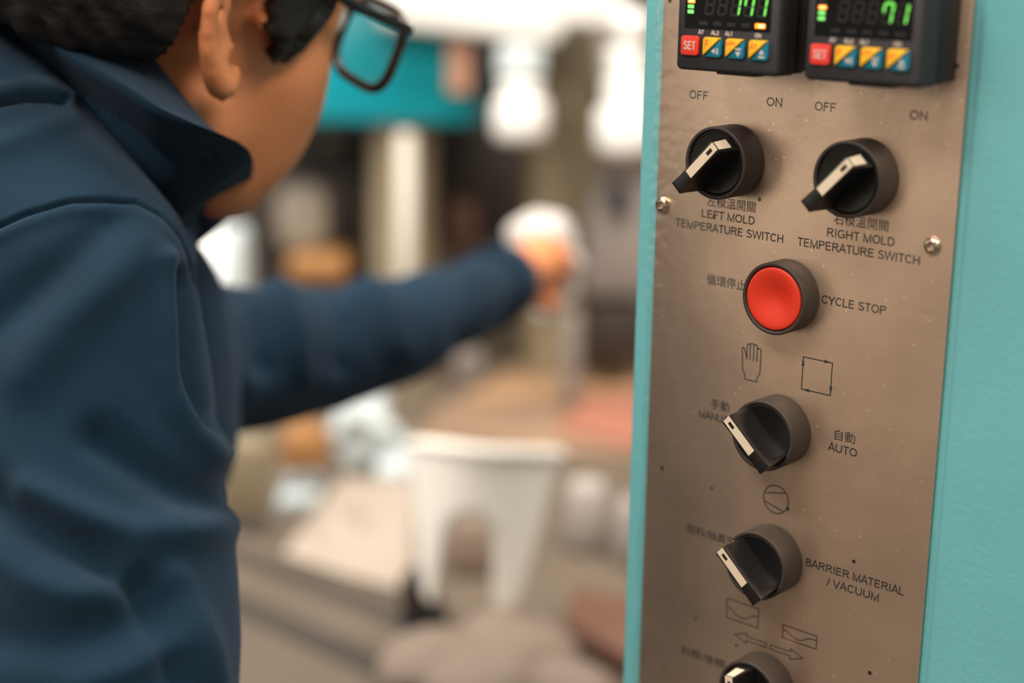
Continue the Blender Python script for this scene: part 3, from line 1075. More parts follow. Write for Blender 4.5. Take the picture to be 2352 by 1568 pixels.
for sgn in (-1, 1):
    bm = B()
    hchain(bm, [((sgn * 66, 44, 32), 11), ((sgn * 67, 40, 10), 11), ((sgn * 67, 34, -8), 8), ((sgn * 67, 31, -16), 5)], 3, 20)
    own(obj('sideburn', bm, M['hair'], person, smooth=True))

# ---- glasses: rims, lenses, bridge, temples
gl_ = None
bm = B()
for sgn in (-1, 1):
    pts = []
    for k in range(36):
        t_ = 2 * PI * k / 36
        ct, st_ = math.cos(t_), math.sin(t_)
        ex = lambda q: math.copysign(abs(q) ** .62, q)
        x = sgn * (38 + 28 * ex(ct)); z = -9 + 21 * ex(st_)
        y = 114 - 9 * (abs(x) / 63) ** 2 + (z + 6) * .10
        pts.append(hp(x, y, z))
    path_tube(bm, pts, .0027, 12, True)
for k in range(6):
    a_, c_ = -9 + 3 * k, -6 + 3 * k
    tube(bm, hp(a_, 114 - abs(a_) * .12, 4 - abs(a_) * .1), hp(c_, 114 - abs(c_) * .12, 4 - abs(c_) * .1), .0018, n=8)
glasses = own(obj('glasses', bm, M['frame'], person, smooth=True))
for sgn in (-1, 1):
    bm = B()
    vs = []
    c0 = hp(sgn * 38, 111.5, -9)
    for k in range(36):
        t_ = 2 * PI * k / 36
        ct, st_ = math.cos(t_), math.sin(t_)
        ex = lambda q: math.copysign(abs(q) ** .62, q)
        x = sgn * (38 + 27.5 * ex(ct)); z = -9 + 20.5 * ex(st_)
        vs.append(bm.verts.new(hp(x, 114 - 9 * (abs(x) / 63) ** 2 + (z + 6) * .10, z)))
    cv = bm.verts.new(c0)
    for k in range(36):
        bm.faces.new((vs[k], vs[(k + 1) % 36], cv))
    own(obj('lens', bm, M['lens'], glasses, smooth=True))
    bm = B()
    tp = [(65, 105, 6), (73, 100, 8), (77, 60, 14), (79, 20, 24), (81, -6, 40), (86, -24, 40), (88, -40, 12)]
    path_tube(bm, [hp(sgn * q_[0], q_[1], q_[2]) for q_ in tp], .0028, 10)
    own(obj('temple', bm, M['temple'], glasses, smooth=True))

# ---- trousers and shoes
bm = B()
chain(bm, [(HIP + Vector((0, 0, .04)), .135), (HIP + Vector((0, 0, -.06)), .13)])
for k_, f2 in zip(KN, FT):
    chain(bm, [(HIP, .115), (k_, .082), (f2, .070)], 3, 24)
own(remesh('trousers', bm, 0.010, 6, M['trousers'], person))
for f2 in FT:
    bm = B()
    chain(bm, [(f2 + Vector((-.03, -.02, -.045)), .043), (f2 + Vector((.09, .06, -.05)), .040), (f2 + Vector((.15, .10, -.055)), .032)], 3, 20)
    for v in bm.verts:
        v.co.z = max(v.co.z, 0.001)
    own(remesh('shoe', bm, 0.006, 3, M['shoe'], person))

# ---- jacket
bm = B()
chain(bm, [(at(-460, -20, .80), .073), (at(-260, 210, .775), .0710), (at(-60, 440, .745), .0670), (SHN, .0640), (at(135, 900, .725), .068), (at(155, 1200, .72), .0725), (ELN, .070), (at(230, 1900, .74), .062), (WRN, .045)], 4, 40)
chain(bm, FA, 4, 36)
chain(bm, [(at(60, 470, .93), .075), (CHEST, .155), (at(-250, 1300, .97), .165), (WAIST, .16), (HIP + Vector((0, 0, .02)), .165)], 4, 40)
chain(bm, [(at(60, 500, .90), .07), (FA[0][0], .075), (FA[1][0], .056)], 4, 32)
chain(bm, [(at(-330, 190, .86), .07), (at(-150, 400, .95), .10), (CHEST, .14)], 4, 32)
jk = remesh('jacket', bm, 0.0040, 16, M['jacket'], person)
# folds and seams: pushed in or out along the cloth's normal where they run over the near sleeve
INV = Matrix(((AX.x, AX.y, AX.z, 0), (AY.x, AY.y, AY.z, 0), (AZ.x, AZ.y, AZ.z, 0), (0, 0, 0, 1)))
FOLDS = [  # polyline on the cloth (mm-scaled from the sleeve), half width, height in m (+ ridge, - groove)
    ([(-300, 700), (-60, 545), (60, 490), (160, 462), (250, 453), (320, 458), (372, 492), (415, 545), (452, 620), (478, 700)], 5.5, -0.0042),
    ([(-60, 570), (60, 512), (160, 482), (250, 474), (310, 478), (356, 510), (398, 560), (435, 632)], 18, 0.0016),
    ([(-60, 250), (0, 232), (60, 218), (120, 222), (150, 232)], 7, -0.0090),
    ([(-60, 226), (0, 206), (60, 194), (120, 204), (160, 224)], 20, 0.0030),
    ([(0, 335), (80, 305), (160, 270)], 30, 0.0020),
    ([(368, 602), (372, 720), (381, 854), (410, 930), (450, 990), (495, 1045)], 30, 0.0050),
    ([(420, 640), (425, 760), (440, 880), (475, 960)], 26, -0.0050),
    ([(-40, 760), (60, 690), (170, 600), (250, 520)], 50, -0.0030),
    ([(60, 860), (150, 740), (250, 640), (330, 560)], 60, 0.0035),
    ([(-40, 1130), (80, 1190), (200, 1262), (290, 1330)], 44, -0.0060),
    ([(60, 1135), (180, 1190), (300, 1225), (440, 1215), (540, 1180)], 44, 0.0055),
    ([(230, 1010), (340, 1080), (450, 1140), (520, 1160)], 46, -0.0050),
    ([(-40, 1250), (60, 1330), (160, 1370), (260, 1360), (300, 1300)], 44, 0.0040),
    ([(-40, 1460), (120, 1470), (260, 1440), (380, 1380)], 60, -0.0040),
    ([(400, 1330), (440, 1420), (470, 1500), (490, 1600)], 36, 0.0035),
    ([(330, 1350), (370, 1440), (400, 1560)], 34, -0.0035),
    ([(180, 1568), (300, 1530), (400, 1480)], 30, 0.0020),
]
FAR_FOLDS = [
    ([(560, 640), (590, 720), (600, 840)], 26, -0.006), ([(640, 650), (680, 740), (700, 860)], 28, 0.004),
    ([(760, 650), (790, 740), (790, 840)], 26, -0.005), ([(850, 650), (900, 720), (920, 800)], 30, 0.003),
    ([(1040, 610), (1060, 700), (1050, 780)], 26, -0.003),
]


def dseg(p, poly):
    best = 1e9
    for a_, c_ in zip(poly, poly[1:]):
        ax, ay = a_; dx, dy = c_[0] - ax, c_[1] - ay
        t_ = max(0, min(1, ((p[0] - ax) * dx + (p[1] - ay) * dy) / (dx * dx + dy * dy)))
        d = math.hypot(p[0] - ax - t_ * dx, p[1] - ay - t_ * dy)
        if d < best: best = d
    return best


me = jk.data
sb = bmesh.new(); sb.from_mesh(me)
def seen(co):
    c = INV @ (co - CAM)
    return c.z > .3 and c.z < .80 and -60 < 1176 + F_PX * c.x / c.z < 620 and 120 < 784 + F_PX * c.y / c.z < 760
mark = {v for v in sb.verts if seen(v.co)}
bmesh.ops.subdivide_edges(sb, edges=[e for e in sb.edges if e.verts[0] in mark and e.verts[1] in mark], cuts=2, use_grid_fill=True)
bmesh.ops.smooth_vert(sb, verts=[v for v in sb.verts if seen(v.co)], factor=.5, use_axis_x=True, use_axis_y=True, use_axis_z=True)
sb.to_mesh(me); sb.free()
for q_ in me.polygons:
    q_.use_smooth = True
me.update()
FB = [(min(x for x, y in pl) - 3 * w_, max(x for x, y in pl) + 3 * w_, min(y for x, y in pl) - 3 * w_, max(y for x, y in pl) + 3 * w_) for pl, w_, hh in FOLDS]
FBF = [(min(x for x, y in pl) - 3 * w_, max(x for x, y in pl) + 3 * w_, min(y for x, y in pl) - 3 * w_, max(y for x, y in pl) + 3 * w_) for pl, w_, hh in FAR_FOLDS]
nrm = [v.normal.copy() for v in me.vertices]
for i, v in enumerate(me.vertices):
    c = INV @ (v.co - CAM)
    n_ = nrm[i]
    off = 0.0035 * noise.noise(v.co * 11) + 0.0016 * noise.noise(v.co * 30)
    if c.z > .3:
        px, py = 1176 + F_PX * c.x / c.z, 784 + F_PX * c.y / c.z
        facing = -(n_.dot((v.co - CAM).normalized()))
        if facing > -0.15 and px < 1300:
            near = c.z < .84
            for (pl, w_, hh), bb in zip(FOLDS if near else FAR_FOLDS, FB if near else FBF):
                if bb[0] < px < bb[1] and bb[2] < py < bb[3]:
                    d = dseg((px, py), pl)
                    if d < 3 * w_:
                        off += hh * (1.45 if w_ > 24 else 1.0) * math.exp(-(d / w_) ** 2)
    v.co += n_ * off
own(jk)

# ---- collar: turned-down leaf round the neck, sharp crest, point at the throat
def cloop(near, far):
    return [at(*p) for p in near] + [at(*p) for p in far]


rail_in = cloop([(60, -130, .706), (193, -20, .712), (268, 54, .726), (330, 110, .737), (375, 160, .745), (428, 228, .735), (475, 284, .735), (520, 318, .738), (561, 338, .745)],
                [(560, 400, .82), (520, 420, .88), (440, 380, .93), (330, 280, .96), (200, 120, .97), (90, -40, .95), (40, -140, .90)])
rail_cr = cloop([(-110, -70, 0.719), (0, 11, 0.716), (71, 71, 0.716), (154, 125, 0.706), (228, 168, 0.699), (286, 200, 0.696), (357, 243, 0.696), (440, 281, 0.706), (570, 343, 0.732)],
                [(575, 420, .83), (540, 450, .90), (450, 420, .96), (330, 310, 1.0), (200, 150, 1.01), (40, -60, 1.0), (-90, -160, .90)])
rail_lo = cloop([(-120, 60, 0.805), (0, 130, 0.790), (60, 190, 0.780), (130, 260, 0.775), (200, 330, 0.770), (270, 400, 0.765), (390, 495, 0.770), (478, 436, 0.765), (566, 380, 0.757)],
                [(560, 440, .84), (530, 500, .91), (440, 480, .97), (320, 400, 1.0), (190, 260, 1.02), (40, 60, 1.0), (-100, -60, .92)])
rail_bt = cloop([(-120, 120, .80), (-10, 230, .79), (50, 290, .785), (120, 370, .78), (190, 440, .78), (260, 500, .785), (340, 560, .80), (430, 530, .80), (452, 478, .80)],
                [(470, 500, .87), (460, 560, .92), (400, 560, .96), (300, 480, .99), (170, 350, 1.0), (40, 160, .98), (-100, 30, .92)])


def smooth_loop(pts, sub=4):
    n = len(pts); out = []
    for i in range(n):
        p0, p1, p2, p3 = pts[i - 1], pts[i], pts[(i + 1) % n], pts[(i + 2) % n]
        for k in range(sub):
            t_ = k / sub
            out.append(0.5 * ((2 * p1) + (p2 - p0) * t_ + (2 * p0 - 5 * p1 + 4 * p2 - p3) * t_ * t_ + (3 * p1 - p0 - 3 * p2 + p3) * t_ ** 3))
    return out


bm = B()
rails = [smooth_loop(r_) for r_ in (rail_in, rail_cr, rail_lo, rail_bt)]
# a second crest rail keeps the edge rounded, not knife sharp
full = [rails[0], [a_.lerp(b2_, .88) for a_, b2_ in zip(rails[0], rails[1])], rails[1], [a_.lerp(b2_, .10) for a_, b2_ in zip(rails[1], rails[2])], [a_.lerp(b2_, .55) + (AZ * .006) for a_, b2_ in zip(rails[1], rails[2])], rails[2], rails[3]]
cen = [sum(r_, Vector()) / len(r_) for r_ in full]
for r_, c0 in list(zip(full, cen))[::-1][:0:-1] if False else [(full[-1], cen[-1]), (full[5], cen[5]), (full[3], cen[3]), (full[0], cen[0])]:
    full.append([q + (c0 - q).normalized() * .0035 for q in r_])
full.append(full[0])
vv = [[bm.verts.new(q) for q in r_] for r_ in full[:-1]]
vv.append(vv[0])
n = len(vv[0])
for a_, c_ in zip(vv, vv[1:]):
    for k in range(n):
        bm.faces.new((a_[k], a_[(k + 1) % n], c_[(k + 1) % n], c_[k]))
bmesh.ops.recalc_face_normals(bm, faces=bm.faces)
cl = own(obj('collar', bm, M['jacket'], person, smooth=True))
cl.parent = jk
# cuff of the far sleeve
bm = B()
d_ = (FA[-1][0] - FA[-2][0]).normalized()
tube(bm, FA[-1][0] - d_ * .05, FA[-1][0] - d_ * .004, .0335, .0300, 40, caps=False)
bmesh.ops.recalc_face_normals(bm, faces=bm.faces)
bmesh.ops.solidify(bm, geom=list(bm.faces), thickness=-.003)
bmesh.ops.recalc_face_normals(bm, faces=bm.faces)
cu = own(obj('cuff', bm, M['jacket'], person, smooth=True))
cu.parent = jk
# ------------------------------------------------------------------ the hall and the press behind
def struct(o, name=None):
    o['kind'] = 'structure'
    return o


M['floor'] = mat('worn_concrete', (0.10, 0.085, 0.07, 1), rough=0.8, var=0.2, vscale=3)
M['wall'] = mat('dim_hall_wall', (0.075, 0.058, 0.045, 1), rough=0.9, var=0.15, vscale=2)
M['mteal'] = mat('machine_teal', (0.0, 0.25, 0.31, 1), rough=0.35)
M['mwhite'] = mat('machine_white', (0.74, 0.72, 0.68, 1), rough=0.45)
M['bwhite'] = mat('bluish_white', (0.50, 0.55, 0.55, 1), rough=0.55)
M['cream'] = mat('cream_sheet', (0.37, 0.30, 0.24, 1), rough=0.8)
M['olive'] = mat('greased_column', (0.22, 0.175, 0.11, 1), rough=0.4, var=0.15)
M['rod'] = mat('bright_rod', (0.74, 0.67, 0.58, 1), rough=0.3)  # pale colour standing in for the highlight on each column
M['dbrown'] = mat('oily_iron', (0.032, 0.022, 0.016, 1), rough=0.6, var=0.3)
M['brown'] = mat('rusty_iron', (0.16, 0.075, 0.045, 1), rough=0.6, var=0.2)
M['grey'] = mat('grey_casting', (0.21, 0.175, 0.155, 1), rough=0.6, var=0.15)
M['black'] = mat('black_rubber', (0.012, 0.012, 0.014, 1), rough=0.6)
M['tan'] = mat('tan_board', (0.36, 0.215, 0.115, 1), rough=0.7, var=0.1)
M['bench'] = mat('greyish_beige_table', (0.13, 0.098, 0.070, 1), rough=0.55, var=0.2, vscale=4)
M['slot'] = mat('table_slot', (0.05, 0.04, 0.032, 1), rough=0.7)
M['orange'] = mat('orange_pad', (0.30, 0.14, 0.045, 1), rough=0.6)
M['pinkish'] = mat('pinkish_rubber', (0.34, 0.135, 0.085, 1), rough=0.6)
M['copper'] = mat('copper_plate', (0.55, 0.29, 0.19, 1), rough=0.5)
M['mould'] = mat('beige_mould', (0.25, 0.185, 0.140, 1), rough=0.7, var=0.15)
M['cloth'] = mat('white_cloth', (0.50, 0.46, 0.43, 1), rough=0.95)
M['glow'] = mat('bright_window', (1.0, 0.97, 0.90, 1), emit=1.3)  # emissive white, the panel glows by itself

bm = B()
box(bm, -6, 6, -6, 8, -.05, 0)
struct(obj('floor', bm, M['floor']))
bm = B()
box(bm, -6, 6, 5.2, 5.3, 0, 5)
struct(obj('wall_back', bm, M['wall']))
bm = B()
box(bm, -3.7, -3.6, -5, 5.3, 0, 5)
struct(obj('wall_left', bm, mat('pale_hall_wall', (0.42, 0.34, 0.27, 1), rough=0.9, var=0.1, vscale=2)))
M['day'] = mat('frosted_daylight_pane', (1.0, 0.90, 0.78, 1), emit=0.52)  # glowing panes added on the unseen wall for the steel plate to reflect
for k_, y_ in enumerate((-3.4, -1.7, 0.0, 1.7, 3.4)):
    bm = B()
    for args in ((y_ - .70, y_ + .70, .92, .98), (y_ - .70, y_ + .70, 2.62, 2.68), (y_ - .70, y_ - .64, .98, 2.62), (y_ + .64, y_ + .70, .98, 2.62), (y_ - .02, y_ + .02, .98, 2.62)):
        box(bm, -3.6, -3.55, args[0], args[1], args[2], args[3])
    wf = struct(obj('window_%d' % (k_ + 1), bm, M['mwhite']))
    bm = B(); box(bm, -3.595, -3.585, y_ - .64, y_ + .64, .98, 2.62)
    obj('pane', bm, M['day'], wf)


def thing(name, loc, label, cat, group=None):
    return empty(name, Matrix.Translation(Vector(loc)), label, cat, group)


def put(name, bm, m, parent, smooth=False, angle=None):
    """geometry written in world coordinates under a thing"""
    bmesh.ops.translate(bm, vec=-parent_origin(parent), verts=bm.verts)
    return obj(name, bm, m, parent, smooth=smooth, angle=angle)


def parent_origin(p):
    v = Vector((0, 0, 0))
    while p is not None:
        v += p.matrix_basis.translation
        p = p.parent
    return v


def solo(name, bm, m, label, cat, group=None, smooth=False, angle=None):
    """a thing that is one mesh, origin at its base centre"""
    xs = [v.co.x for v in bm.verts]; ys = [v.co.y for v in bm.verts]; zs = [v.co.z for v in bm.verts]
    c = Vector(((min(xs) + max(xs)) / 2, (min(ys) + max(ys)) / 2, min(zs)))
    bmesh.ops.translate(bm, vec=-c, verts=bm.verts)
    o = obj(name, bm, m, None, smooth=smooth, angle=angle)
    o.location = c
    return tag(o, label, cat, group)


def pbox(px0, px1, py0, py1, z, depth, bev=0.01, bm=None):
    """upright box whose front spans these picture limits z metres away"""
    bm = bm or B()
    a_, c_ = at(px0, py1, z), at(px1, py0, z)
    box(bm, a_.x, c_.x, a_.y, a_.y + depth, at((px0 + px1) / 2, py1, z).z, at((px0 + px1) / 2, py0, z).z, bev)
    return bm


TZ = 0.80          # height of the machine table


def on_table(px, py):
    """where the sight line through a pixel meets the table top"""
    d = AX * ((px - 1176) / F_PX) + AY * ((py - 784) / F_PX) + AZ
    return CAM + d * ((TZ - CAM.z) / d.z)


# ---- press: table, columns, platens, frame
press = thing('moulding_press', (0, 2.6, 0), 'large machine press with greased columns and a teal housing', 'machine')
table = thing('machine_table', (-0.1, 1.9, 0), 'greyish beige machine table with dark slots along its left front', 'table')
bm = B(); box(bm, -1.0, 0.75, 1.32, 2.40, 0.70, TZ, .01)
put('table_top', bm, M['bench'], table, angle=40)
bm = B(); box(bm, -0.95, 0.70, 1.40, 2.38, 0.0, 0.70, .01)
put('base_cabinet', bm, M['dbrown'], table, angle=40)
bm = B(); box(bm, -1.0, 0.75, 2.402, 3.6, 0.0, TZ, .01)
put('bed', bm, M['bench'], press, angle=40)
for (xa, ya), (xb, yb), w_ in (((538, 1270), (920, 1420), .030), ((538, 1385), (930, 1560), .038), ((560, 1215), (960, 1370), .010)):
    a_, c_ = on_table(xa, ya), on_table(xb, yb)
    d_ = (c_ - a_).normalized(); n_ = Vector((-d_.y, d_.x, 0)) * w_ / 2
    a_ = a_ - d_ * .25
    bm = B()
    lo = [bm.verts.new(p + Vector((0, 0, .0015))) for p in (a_ - n_, c_ - n_, c_ + n_, a_ + n_)]
    bm.faces.new(lo)
    r = bmesh.ops.extrude_face_region(bm, geom=list(bm.faces))
    bmesh.ops.translate(bm, vec=(0, 0, -.012), verts=[g for g in r['geom'] if isinstance(g, bmesh.types.BMVert)])
    bmesh.ops.recalc_face_normals(bm, faces=bm.faces)
    put('table_slot', bm, M['slot'], table)
for px, py0, py1, r_, z_ in ((935, 268, 720, .050, 2.55), (1290, 300, 720, .055, 2.6)):
    a_, c_ = at(px, py1, z_), at(px, py0 - 260, z_)
    bm = B(); tube(bm, (c_.x, a_.y, TZ), (c_.x, a_.y, c_.z), r_, r_, 32)
    put('column', bm, M['olive'], press, smooth=False, angle=40)
bm = pbox(-200, 1700, -700, -170, 2.75, .5, .02)
put('crosshead', bm, M['mteal'], press, angle=40)
bm = pbox(560, 1110, -60, 285, 2.40, .5, .015)
put('teal_housing', bm, M['mteal'], press, angle=40)
bm = pbox(1000, 1205, 280, 560, 2.95, .2, .01)
put('dark_ram', bm, M['dbrown'], press, angle=40)
bm = pbox(1092, 1150, 95, 232, 2.36, .05, .008)
put('dark_panel', bm, M['black'], press, angle=40)
bm = pbox(1028, 1084, 88, 215, 2.36, .05, .006)
put('copper_strip', bm, M['copper'], press, angle=40)
bm = pbox(1020, 1095, 470, 590, 2.9, .1, .01)
put('rusty_block', bm, M['brown'], press, angle=40)
bm = pbox(1340, 1700, 470, 690, 2.5, .3, .02)
put('grey_platen', bm, M['grey'], press, angle=40)
bm = pbox(1400, 1445, 420, 500, 2.45, .05, .01)
put('rubber_stop', bm, M['black'], press, angle=40)
bm = pbox(585, 870, 325, 860, 2.70, .4, .02)
put('brown_frame', bm, M['dbrown'], press, angle=40)
bm = pbox(1190, 1700, 110, 480, 3.1, .2, .02)
put('rear_frame', bm, mat('dusty_casting', (0.12, 0.092, 0.075, 1), rough=.6, var=.2), press, angle=40)
bm = pbox(1340, 1440, 60, 200, 2.9, .08, .02)
put('grey_valve', bm, M['grey'], press, angle=40)

# white cover over the top
cov = thing('white_cover', at(1150, 100, 2.35), 'brightly lit white cover across the top of the press', 'cover')
a_ = at(865, 80, 2.3); c_ = at(1293, 103, 2.3)
bm = B()
prism(bm, [(at(868, 0, 2.3).x, at(868, -160, 2.3).z), (at(868, 0, 2.3).x, at(868, 62, 2.3).z), (at(1290, 0, 2.3).x, at(1290, 106, 2.3).z), (at(1292, 0, 2.3).x, at(1292, 60, 2.3).z), (at(1432, 0, 2.3).x, at(1432, 64, 2.3).z), (at(1432, 0, 2.3).x, at(1432, -160, 2.3).z)], a_.y, a_.y + .07)
ed = [e for e in bm.edges]
bmesh.ops.bevel(bm, geom=ed, offset=.012, segments=3, profile=.5, affect='EDGES')
put('cover_shell', bm, M['mwhite'], cov, angle=40)

# white cylinders hanging under it
def cylinder(px, tops, label):
    t = thing('pneumatic_cylinder', at(px, tops[-1][1], 2.27), label, 'cylinder', 'white cylinders under the cover')
    for k, (y0, y1, w_, m_) in enumerate(tops):
        a_, c_ = at(px, y1, 2.27), at(px, y0, 2.27)
        r_ = w_ / 2 / F_PX * 2.27
        bm = B()
        hh = c_.z - a_.z
        lathe(bm, [(0, 0), (r_ * .7, 0), (r_ * .93, r_ * .12), (r_, r_ * .4), (r_, hh - r_ * .3), (r_ * .9, hh - r_ * .08), (0, hh)], 32, axis='Z', centre=(a_.x, a_.y, a_.z))
        put(('barrel', 'neck', 'cap')[k % 3], bm, m_, t, smooth=True)


cylinder(1195, [(100, 190, 108, M['bwhite']), (180, 232, 96, M['mwhite']), (222, 322, 126, M['mwhite'])], 'stacked white cylinder hanging below the white cover, left of the two')
cylinder(1440, [(104, 188, 90, M['mwhite']), (178, 250, 110, M['mwhite']), (240, 355, 150, M['mwhite'])], 'stacked white cylinder hanging below the white cover, next to the cabinet')
bm = B(); ball(bm, at(1452, 60, 2.3), .026)
solo('round_knob', bm, M['mwhite'], 'small round white knob at the top beside the teal cabinet edge', 'knob', smooth=True)
for px, lab in ((1358, 'short pale pin left of the pair near the right white cylinder'), (1390, 'short pale pin right of the pair near the right white cylinder')):
    a_ = at(px, 182, 2.5); c_ = at(px, 112, 2.5)
    bm = B(); tube(bm, (a_.x, a_.y, a_.z), (a_.x, a_.y, c_.z), .007, .007, 16)
    solo('guide_pin', bm, M['cloth'], lab, 'pin', 'pale pins by the right cylinder', angle=40)

# highlights of the columns, put in as pale uprights before them
for px, y0, y1, z_, r_, lab in ((933, 290, 700, 2.49, .0150, 'bright white upright rod standing just above the outstretched sleeve'), (1308, 303, 470, 2.54, .0150, 'bright upright rod behind the hand with the cloth')):
    a_ = at(px, y1, z_); c_ = at(px, y0, z_)
    bm = B(); lathe(bm, [(0, 0), (r_ * .8, 0), (r_, r_ * .3), (r_, c_.z - a_.z - r_ * .3), (r_ * .8, c_.z - a_.z), (0, c_.z - a_.z)], 24, axis='Z', centre=(a_.x, a_.y, a_.z))
    solo('guide_rod', bm, M['rod'], lab, 'rod', 'bright guide rods of the press', angle=40)

# pieces left of the column highlights
bm = B(); ball(bm, at(772, 352, 2.68), (.035, .03, .028)); solo('brass_fitting', bm, M['olive'], 'olive brass fitting under the teal housing beside the face', 'fitting', smooth=True)
bm = pbox(628, 760, 425, 585, 2.55, .09, .03); solo('grey_canister', bm, mat('pale_canister', (0.27, 0.225, 0.175, 1), rough=.6), 'pale grey rounded canister behind the chin', 'canister', angle=40)
bm = pbox(655, 800, 588, 650, 2.52, .12, .015); solo('orange_box', bm, M['orange'], 'low orange box just above the outstretched sleeve', 'box', angle=40)
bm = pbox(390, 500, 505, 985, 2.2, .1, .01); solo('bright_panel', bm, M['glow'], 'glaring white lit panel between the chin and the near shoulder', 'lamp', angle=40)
bm = pbox(503, 570, 520, 935, 2.4, .1, .01); solo('pale_case', bm, M['bwhite'], 'pale bluish case beside the glaring panel under the chin', 'case', angle=40)

# ---- things on the table
def obj_on_table(px0, px1, py_base, height, depth, bev=.01):
    p0, p1 = on_table(px0, py_base), on_table(px1, py_base)
    bm = B(); box(bm, p0.x, p1.x, p0.y, p0.y + depth, TZ, TZ + height, bev)
    return bm


def slab(corners, z0, z1, bev=0):
    """corners as pixels on the table top plane"""
    bm = B()
    P_ = [on_table(*c) for c in corners]
    lo = [bm.verts.new((p.x, p.y, z0)) for p in P_]
    f = bm.faces.new(lo)
    r = bmesh.ops.extrude_face_region(bm, geom=[f])
    bmesh.ops.translate(bm, vec=(0, 0, z1 - z0), verts=[g for g in r['geom'] if isinstance(g, bmesh.types.BMVert)])
    bmesh.ops.recalc_face_normals(bm, faces=bm.faces)
    if bev:
        bmesh.ops.bevel(bm, geom=list(bm.edges), offset=bev, segments=2, profile=.5, affect='EDGES')
    return bm


solo('tan_board', slab([(1060, 930), (1480, 925), (1480, 838), (1180, 850)], TZ + .0005, TZ + .012, .003), M['tan'], 'long tan board lying across the table behind the white guard', 'board', angle=40)
solo('brown_tray', slab([(960, 1015), (1500, 1060), (1500, 932), (1020, 938)], TZ + .0005, TZ + .010, .003), mat('brown_tray', (0.26, 0.165, 0.105, 1), rough=.6, var=.2), 'brown tray lying in front of the tan board', 'tray', angle=40)
solo('pink_rubber_pad', slab([(1280, 1010), (1500, 1060), (1500, 925), (1350, 935)], TZ + .0105, TZ + .022, .004), M['pinkish'], 'reddish rubber pad at the cabinet edge on the brown tray', 'pad', angle=40)
bm = obj_on_table(1040, 1110, 880, .05, .05, .01); solo('grey_block', bm, M['grey'], 'small grey block below the outstretched forearm', 'block', angle=40)
bm = pbox(1290, 1335, 715, 925, 2.4, .05, .008); solo('pale_clamp', bm, M['grey'], 'pale upright clamp under the wiping hand', 'clamp', angle=40)
bm = pbox(1350, 1480, 700, 830, 2.5, .08, .01); solo('dark_block', bm, M['dbrown'], 'dark block between the grey platen and the tan board', 'block', angle=40)
bm = pbox(500, 620, 1010, 1195, 1.9, .06, .01); solo('olive_post', bm, M['olive'], 'olive upright post just right of the near sleeve', 'post', angle=40)
bm = pbox(640, 755, 985, 1090, 2.0, .06, .015); solo('orange_brown_box', bm, M['orange'], 'orange-brown box beneath the sleeve, left of the crumpled bag', 'box', angle=40)
bm = slab([(632, 1190), (735, 1170), (742, 1115), (662, 1120)], TZ + .001, TZ + .02, .004); solo('pale_blue_pad', bm, M['bwhite'], 'small pale blue pad on the table below the orange-brown box', 'pad', angle=40)

# crumpled bag
bm = B(); ball(bm, on_table(835, 1085) + Vector((0, .03, .052)), (.046, .035, .054), sub=4)
for v in bm.verts:
    q_ = v.co * 1.0
    v.co += Vector((noise.noise(q_ * 28), noise.noise(q_ * 28 + Vector((9, 0, 0))), noise.noise(q_ * 28 + Vector((0, 9, 0))))) * .022
    v.co.z = max(v.co.z, TZ + .001)
solo('crumpled_bag', bm, M['bwhite'], 'crumpled bluish white bag on the table left of the white guard', 'bag', smooth=True)
bm = slab([(860, 1120), (975, 1110), (970, 1040), (880, 1040)], TZ, TZ + .025, .008); solo('pale_tray', bm, M['bwhite'], 'pale grey tray tucked between the crumpled bag and the white guard', 'tray', angle=40)

# draped cream sheet
bm = B()
nx, ny = 26, 22
c4 = [on_table(650, 1280), on_table(965, 1385), on_table(985, 1130), on_table(775, 1105)]
g = []
for j in range(ny + 1):
    row = []
    for i in range(nx + 1):
        u, w_ = i / nx, j / ny
        p = c4[0].lerp(c4[1], u).lerp(c4[3].lerp(c4[2], u), w_)
        edge = min(u, 1 - u, w_, 1 - w_)
        p.z = TZ + .004 + min(1, edge * 6) * (.020 + .035 * max(0, noise.noise(Vector((u * 3, w_ * 2.4, 1.7)))))+ .03 * max(0, u - .45) * (1 if edge > .05 else .3)
        row.append(bm.verts.new(p))
    g.append(row)
for j in range(ny):
    for i in range(nx):
        bm.faces.new((g[j][i], g[j][i + 1], g[j + 1][i + 1], g[j + 1][i]))
bmesh.ops.recalc_face_normals(bm, faces=bm.faces)
solo('cream_sheet', bm, M['cream'], 'cream cloth sheet lying rumpled on the table left of the white guard', 'cloth', smooth=True)

# white guard with an arched opening
gd = thing('white_guard', on_table(1100, 1420), 'white plastic guard with a curved lip on top and an arched opening', 'guard')
Zg = 1.56
def gx(px, py): p = at(px, py, Zg); return (p.x, p.z)
yg = at(1130, 1250, Zg).y
out = [(1002, 1418), (985, 1330), (975, 1200), (968, 1100), (962, 1040)]
top = [(962, 1040), (1000, 1022), (1060, 1014), (1130, 1016), (1200, 1024), (1270, 1042), (1300, 1058)]
right = [(1300, 1058), (1285, 1110), (1262, 1210), (1235, 1310), (1200, 1420)]
arch = [(1160, 1425), (1150, 1380), (1152, 1300), (1150, 1240), (1135, 1195), (1108, 1176), (1075, 1186), (1052, 1220), (1040, 1270), (1030, 1330), (1020, 1400), (1018, 1420)]
def curv(px):  # the shell bows away towards its sides
    return .045 * ((px - 1130) / 170) ** 2
bm = B()
outer = out + top[1:] + right[1:]
